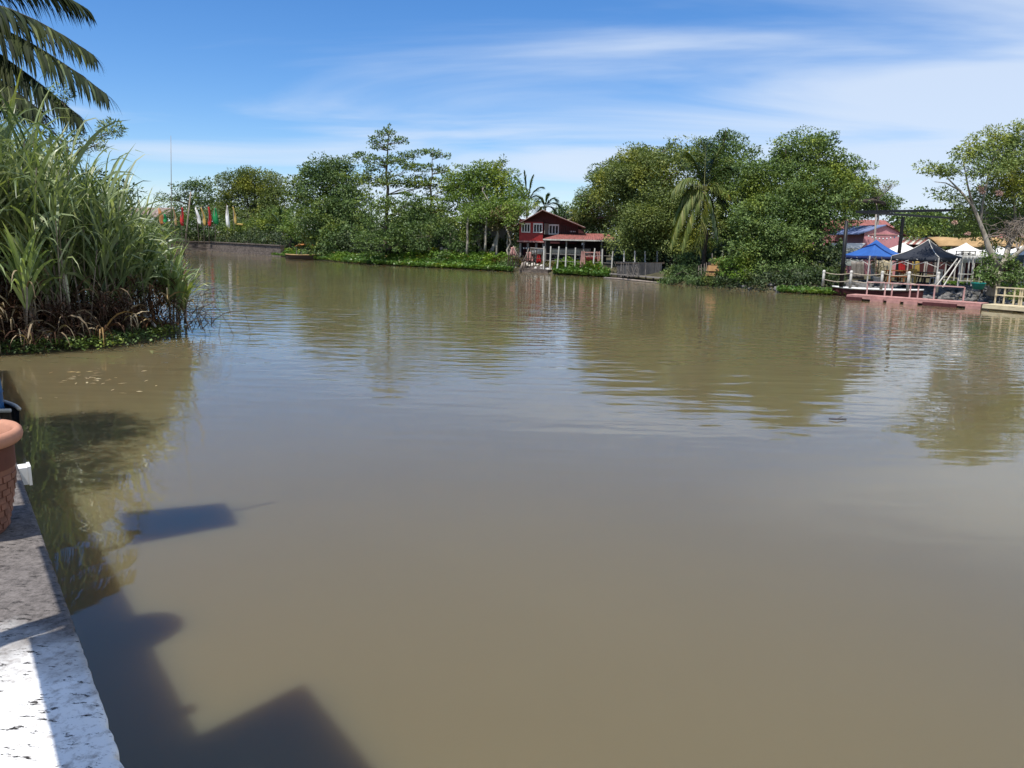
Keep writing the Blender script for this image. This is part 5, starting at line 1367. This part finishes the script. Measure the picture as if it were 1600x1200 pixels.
# striped red roof, ochre awning, red roofed house at the right
Yr = 63; t = slab_house('striped_house', 'low house with a red and white striped tin roof behind the white tent top', at(1402, 380, Yr).x, at(1455, 380, Yr).x, Yr, 4, 0, hz(1430, 380.5, Yr), 'maroon_wood')
e0, e1, q0, q1 = at(1400, 381, Yr - .4), at(1446, 381.5, Yr - .4), at(1412, 370.5, Yr + 3.5), at(1458, 371, Yr + 3.5)
for i in range(9):
    g = MB(); g.sheet([[e0.lerp(e1, i/9), e0.lerp(e1, (i+.98)/9)], [q0.lerp(q1, i/9), q0.lerp(q1, (i+.98)/9)]], .05); g.build('roof_stripe', MA['roof_red' if i % 2 else 'offwhite'], t)
Yo = 59; t = thing('ochre_awning', 'long ochre tan rolled awning roof behind the forked tree', 'awning', gp(1560, Yo))
xs_ = [at(px, 378, Yo - (px - 1470)*.02) for px in range(1468, 1681, 15)]
rows = []
for j in range(6):
    v = j/5; rows.append([Vector((p.x, p.y + 1.8*v, p.z - .28 + .62*math.sin(v*math.pi/2) + .05*math.sin(i*1.3))) for i, p in enumerate(xs_)])
MB().sheet(rows, .1).build('canopy', MA['ochre'], t, True)
for p in xs_[::3]: MB().beam((p.x, p.y + .2, GZ - .2), (p.x, p.y + .2, p.z - .4), .1).build('post', MA['grey_wood'], t)
g = MB()
for i in range(len(xs_) - 1): a, b_ = xs_[i], xs_[i+1]; g.beam((a.x, a.y + 1.9, 1.75), (b_.x, b_.y + 1.9, 1.75), .1, 2.2)
g.build('back_wall', MA['maroon_wood'], t)
Yh = 67; t = slab_house('red_roof_house', 'house with a dull red roof showing between the bare twigs at the right', at(1550, 380, Yh).x, at(1680, 380, Yh).x, Yh, 6, 0, hz(1600, 373, Yh), 'dark_wood')
MB().sheet([[at(1545, 374, Yh - .5), at(1690, 376, Yh - .5)], [at(1556, 361, Yh + 3), at(1690, 363, Yh + 3)]], .08).build('roof', MA['roof_red'], t)

# rope fence along the bank top
t = thing('rope_fence', 'rope fence on round topped white posts along the top of the rock bank', 'fence', gp(1400, 45.2, .7))
PX = [(1290, 47.5), (1333, 46), (1382, 45), (1424, 44.2), (1470, 43.4)]
tops = []
for px, Y in PX:
    p = gp(px, Y, .55); tp = at(px, 423 + (px - 1333)*.015, Y); tops.append((p, tp))
    MB().lathe([(.001, 0), (.08, 0), (.075, tp.z - p.z - .2), (.06, tp.z - p.z - .17), (.095, tp.z - p.z - .1), (.07, tp.z - p.z), (.001, tp.z - p.z + .02)], p, 12).build('post', MA['offwhite'], t, True)
for f_ in (.86, .42):
    g = MB()
    for (p, a), (q_, b_) in zip(tops, tops[1:]):
        u0, u1 = p.lerp(a, f_), q_.lerp(b_, f_); g.tube([u0.lerp(u1, i/8) - Vector((0, 0, .10*math.sin(math.pi*i/8))) for i in range(9)], .025, 5)
    g.build('rope', MA['rope'], t, True)
# white frame with hoop and props
t = thing('hoop_frame', 'white pole frame with slanting props and a dark hoop beside the black gazebo', 'frame', gp(1508, 44))
Yf = 44; g = MB()
for a, b_ in (((1496, 447), (1501, 404)), ((1511, 444), (1515, 402)), ((1517, 447), (1521, 402))): g.beam(at(*a, Yf), at(*b_, Yf), .05)
for y in (428, 438.5): g.beam(at(1497, y, Yf - .06), at(1520, y + .5, Yf - .06), .05)
g.build('uprights', MA['offwhite'], t)
g = MB()
for a, b_ in (((1463, 447), (1496, 404)), ((1473, 449), (1502, 404))): g.beam(at(*a, Yf - .8), at(*b_, Yf - .1), .05)
g.build('prop', MA['offwhite'], t)
hc = at(1509, 395.5, Yf); g = MB()
for rr, zz_ in ((.52, 0), (.52, .2), (.24, .1)):
    g.tube([hc + Vector((rr*math.cos(i*math.pi/12), rr*.8*math.sin(i*math.pi/12), zz_ - .1)) for i in range(25)], .022, 5)
for i in range(8): a = i*math.pi/4; g.beam(hc + Vector((.52*math.cos(a), .42*math.sin(a), -.1)), hc + Vector((.24*math.cos(a), .2*math.sin(a), 0)), .02); g.beam(hc + Vector((.52*math.cos(a), .42*math.sin(a), -.1)), hc + Vector((.52*math.cos(a), .42*math.sin(a), .1)), .02)
g.build('hoop', MA['black_steel'], t)
# lawn patch, basin
p = gp(1535, 42.5, .82); t = thing('plastic_basin', 'teal green plastic basin on the bank beside the forked tree', 'basin', p)
MB().lathe([(.001, .0), (.26, .0), (.34, .3), (.37, .33), (.35, .35), (.31, .3), (.24, .04), (.001, .03)], p, 20).build('basin_body', MA['teal'], t, True)

# rock bank
rubble('rubble', lambda: (lambda px, d: inland(px, d) + Vector((0, 0, .06)))(random.uniform(1310, 1640), random.uniform(-.2, 3.4)), 'rock', .06, .24, 1100)
rubble('rubble', lambda: (lambda px, d: inland(px, d) + Vector((0, 0, .04)))(random.uniform(1150, 1320), random.uniform(0, 3.2)), 'rock', .05, .18, 220)
hyacinth('bank_plants', strip(1465, 1530, 2.6, 4.2, 1200, .12) + strip(1560, 1640, 1.6, 3.4, 900, .3), .14, mat_='weed', h=.12)

# floating dock (pink) with rail, then cream one at the right
def dock(label, fa, fb, depth, zt, deckm, railm, posts, rails, floatm, name='floating_dock', railoff=.15, hgt=.75):
    a, b_ = fa, fb; d = (b_ - a).normalized(); n_ = Vector((-d.y, d.x, 0)); L_ = (b_ - a).length
    t = thing(name, label, 'dock', a.lerp(b_, .5))
    g = MB(); npl = int(L_/.3)
    for i in range(npl): q_ = a + d*(i + .5)*L_/npl; g.beam(q_ + Vector((0, 0, zt + random.uniform(-.008, .008))), q_ + n_*depth + Vector((0, 0, zt)), L_/npl*.94, .05)
    g.build('planks', MA[deckm], t)
    g = MB()
    for o in (.04, depth - .1): g.beam(a + n_*o + Vector((0, 0, zt - .1)), b_ + n_*o + Vector((0, 0, zt - .1)), .08, .145)
    g.build('edge_beam', MA[deckm], t)
    g = MB(); k = max(2, int(L_/1.6))
    for i in range(k): u = (i + .5)/k*L_; g.beam(a + d*(u - .55) + n_*depth*.5 + Vector((0, 0, .03)), a + d*(u + .55) + n_*depth*.5 + Vector((0, 0, .03)), depth*.8, .2)
    g.build('float', MA[floatm], t)
    tops_ = []
    for u in posts:
        q_ = a + d*u*L_ + n_*(depth - railoff); MB().beam(q_ + Vector((0, 0, zt + .026)), q_ + Vector((0, 0, zt + hgt)), .06, .06).build('rail_post', MA[railm], t); 
    for f_ in rails:
        MB().beam(a + d*posts[0]*L_ + n_*(depth - railoff - .055) + Vector((0, 0, zt + hgt*f_)), a + d*posts[-1]*L_ + n_*(depth - railoff - .055) + Vector((0, 0, zt + hgt*f_)), .045, .06).build('rail', MA[railm], t)
    return t
MA['pale_pink'] = mat('pale_pink', (0.60, 0.40, 0.36), (0.42, 0.25, 0.22), 4, .75)
dock('long pink floating dock with a pink handrail below the tents', G(1322, 468), G(1532, 483.5), 1.15, .27, 'pink_paint', 'pale_pink', [.1, .245, .30, .44, .5, .62, .83], [1.0], 'dark_inside')
dock('cream yellow dock with a two bar cream railing at the right edge', G(1534, 484), G(1720, 500), 1.3, .26, 'cream', 'cream', [0.0, .08, .17, .22, .24, .36, .5, .62, .75, .9], [1.0, .55], 'ochre', hgt=.85)
pk = [o for o in C.objects if o.name.startswith('floating_dock')][0]
da, db = G(1322, 468), G(1532, 483.5); dd_ = (db - da).normalized(); dn_ = Vector((-dd_.y, dd_.x, 0)); dl_ = (db - da).length
for u0, u1 in ((.0, .13), (.60, .84)):
    MB().beam(da + dd_*dl_*u0 - dn_*.03 + Vector((0, 0, .06)), da + dd_*dl_*u1 - dn_*.03 + Vector((0, 0, .06)), .12, .24).build('pontoon', MA['maroon_wood'], pk)
for u in (.2, .33, .46, .9):
    MB().beam(da + dd_*dl_*u - dn_*.02 + Vector((0, 0, .07)), da + dd_*(dl_*u + .7) - dn_*.02 + Vector((0, 0, .07)), .1, .2).build('float', MA['pink_paint'], pk)
# white longboat behind the pink dock
bo = G(1441, 469.5)
canoe('longboat', 'long low white edged boat moored behind the pink dock', bo + Vector((0, 0, .13)), (.80, -.60, 0), 5.0, .7, .5, MA['maroon_wood'], MA['white'], .055)

# forked tree at the right, open crown
rt = tree('forked_tree', 'open crowned tree with a pale forked trunk at the right edge of the bank', gp(1556, 43.5, .6),
     [(1462, 262, 18, 8, 44), (1478, 270, 22, 10, 44), (1500, 243, 24, 14, 44), (1520, 232, 24, 16, 44), (1548, 222, 26, 18, 44), (1580, 215, 30, 22, 44.5), (1600, 250, 34, 34, 45), (1565, 255, 34, 26, 44), (1535, 268, 28, 20, 43.5),
      (1470, 305, 16, 12, 44), (1492, 312, 18, 14, 44), (1505, 335, 24, 16, 44.5), (1535, 318, 26, 22, 45), (1570, 300, 34, 26, 45), (1610, 310, 34, 40, 45), (1560, 345, 34, 20, 46), (1520, 362, 22, 12, 45.5), (1640, 270, 40, 50, 45), (1592, 352, 30, 26, 46), (1600, 300, 40, 34, 44.5), (1548, 378, 18, 12, 45.5), (1495, 358, 14, 9, 45), (1575, 240, 36, 26, 45)],
     'pale_leaf', .19, 3.6, .5, .02, 'pale_bark', fill=.12, aspect=.42, twigs=1, fork=.4)
g = MB(); b0 = gp(1558, 43.5, .4); fk = at(1560, 424, 43.5)
g.tube([b0, b0.lerp(fk, .5), fk], [.34, .27, .25], 10)
L1 = [fk, at(1553, 405, 43.5), at(1545, 388, 43.5), at(1540, 372, 43.6), at(1532, 350, 43.7), at(1520, 322, 43.8), at(1500, 298, 44), at(1480, 278, 44)]
g.tube(L1, [.2, .18, .16, .13, .10, .085, .06, .03], 9)
L2 = [fk, at(1570, 408, 43.7), at(1576, 385, 44), at(1588, 362, 44.2), at(1600, 345, 44.4), at(1622, 310, 44.6)]
g.tube(L2, [.2, .17, .14, .11, .09, .05], 9)
g.tube([fk, at(1590, 395, 43.2), at(1620, 372, 43)], [.16, .12, .1], 8)
g.tube([L1[4], at(1535, 320, 44), at(1545, 270, 44), at(1560, 230, 44.4)], [.09, .07, .05, .02], 7)
g.tube([L1[5], at(1512, 290, 44), at(1505, 250, 44)], [.07, .05, .02], 7)
g.tube([L2[3], at(1585, 320, 44.5), at(1580, 270, 44.5), at(1585, 225, 44.5)], [.09, .07, .05, .02], 7)
g.tube([L1[6], at(1478, 286, 44), at(1460, 284, 44)], [.05, .03, .015], 6)
g.build('limbs', MA['pale_bark'], rt, True)
g = MB()
for _ in range(42):
    a = random.choice([L2[2], L2[3], L2[4], L1[3], at(1590, 395, 43.2)]); e = at(random.uniform(1552, 1612), random.uniform(338, 384), random.uniform(43, 44.6)); pts = limb(a, e, -.1, 6, .5); g.tube(pts, [.03, .025, .02, .016, .012, .008], 5)
    for _ in range(2): g.tube(limb(pts[3], pts[3] + Vector((random.uniform(-.7, .7), random.uniform(-.4, .4), random.uniform(-.1, .6))), 0, 4, .4), .01, 4)
g.build('bare_twigs', MA['twig'], rt)
for (px, py, s) in ((1531, 294, .16), (1561, 301, .18), (1536, 300, .1), (1492, 347, .12), (1512, 365, .1)):
    s *= .65; V, Fq = crown_leaves([(at(px, py, 43.6), (s, s, s))], .08, 3, .1, up=.2); npmesh('blossom', V, Fq, MA['blossom'], rt)
tree('trunk_shrub', 'leafy shrub at the foot of the forked tree, left of its trunk', gp(1542, 43.2, .7), [(1540, 405, 14, 14, 43.4), (1535, 425, 16, 12, 43), (1548, 435, 16, 9, 43)], 'mid_leaf', .15, 3.6, .35, .06, 'dark_bark', cat='shrub')
tree('trunk_shrub', 'dark leafy shrub right of the forked trunk below the grey tent skirt', gp(1582, 42.6, .7), [(1582, 432, 18, 12, 42.6), (1600, 428, 16, 14, 43), (1578, 410, 10, 12, 43)], 'mid_leaf', .15, 3.6, .35, .06, 'dark_bark', cat='shrub')
tree('waterside_shrub', 'dry olive bush at the rocks behind the cream railing', gp(1590, 40.6, .4), [(1592, 465, 14, 10, 40.2), (1605, 462, 12, 10, 40.2)], 'olive_leaf', .12, 3, .3, .05, 'dark_bark', cat='shrub')
tree('back_tree', 'green tree behind the black pergola beam', gp(1445, 64, .9), [(1440, 345, 36, 16, 66), (1480, 350, 40, 18, 66), (1430, 360, 40, 12, 65), (1500, 366, 40, 10, 65)], 'mid_leaf', .26, 3.6, .7, .2, 'dark_bark')
tree('back_tree', 'dark tree behind the ochre awning and the forked tree', gp(1580, 72, .9), [(1560, 345, 50, 22, 73), (1610, 340, 50, 26, 73), (1530, 358, 40, 14, 73)], 'mid_leaf', .28, 3.6, .7, .2, 'dark_bark')
# floating twig and leaf debris on the river
t = thing('floating_twig', 'small dark twig floating on the calm river right of the tree reflection', 'twig', G(1307, 657))
g = MB(); g.tube([G(1295, 656) + Vector((0, 0, .02)), G(1308, 657.5) + Vector((0, 0, .03)), G(1322, 656) + Vector((0, 0, .015))], .012, 5); g.tube([G(1308, 657) + Vector((0, 0, .03)), G(1316, 655) + Vector((0, 0, .05))], .006, 5)
g.build('stick', MA['dark_bark'], t)

# ================================================================== woods behind everything and undergrowth beneath the trees
def thicket(name, runs, size, mt):
    P = []
    for (pa, pb2, d0, d1, hh, n) in runs:
        for _ in range(n):
            px = random.uniform(pa, pb2); d = random.uniform(d0, d1)
            top_ = hh*(.72 + .16*math.sin(px*.05) + .12*math.sin(px*.173 + 1.3) + .1*math.sin(px*.41 + d))
            P.append(inland(px, d, bank_z(px, d) + top_*random.random()**.75)[:])
    P = np.array(P); n = len(P)
    V, Fq = leaf_arrays(P, rng.normal(size=(n, 3)), unit(rng.normal(size=(n, 3))*.7 + np.array([0, -.4, .9])), size*rng.uniform(.6, 1.3, n), size*.55*rng.uniform(.7, 1.2, n))
    return tag(npmesh(name, V, Fq, MA[mt]), kind='stuff')
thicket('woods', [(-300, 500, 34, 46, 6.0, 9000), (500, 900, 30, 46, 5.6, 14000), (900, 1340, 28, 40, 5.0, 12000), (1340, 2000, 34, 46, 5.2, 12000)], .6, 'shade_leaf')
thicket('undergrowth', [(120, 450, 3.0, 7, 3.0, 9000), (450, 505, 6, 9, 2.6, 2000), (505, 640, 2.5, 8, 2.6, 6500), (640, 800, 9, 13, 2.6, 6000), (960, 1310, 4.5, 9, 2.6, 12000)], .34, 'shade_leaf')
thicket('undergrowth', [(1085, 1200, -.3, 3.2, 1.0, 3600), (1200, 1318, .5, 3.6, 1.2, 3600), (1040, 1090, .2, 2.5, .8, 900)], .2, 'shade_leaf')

# a drift of fallen leaves on the water below the cane
pts = []
for _ in range(34):
    p = G(random.gauss(142, 22), random.gauss(592, 7)); pts.append((p.x, p.y, .012))
for _ in range(12):
    p = G(random.uniform(60, 260), random.uniform(560, 680)); pts.append((p.x, p.y, .012))
P = np.array(pts); n = len(P); an = rng.uniform(0, 6.28, n)
V, Fq = leaf_arrays(P, np.stack([np.cos(an), np.sin(an), np.zeros(n)], 1), np.stack([rng.normal(size=n)*.1, rng.normal(size=n)*.1, np.ones(n)], 1), rng.uniform(.08, .22, n), rng.uniform(.025, .06, n), .1)
tag(npmesh('fallen_leaves', V, Fq, MA['dry_leaf']), kind='stuff')
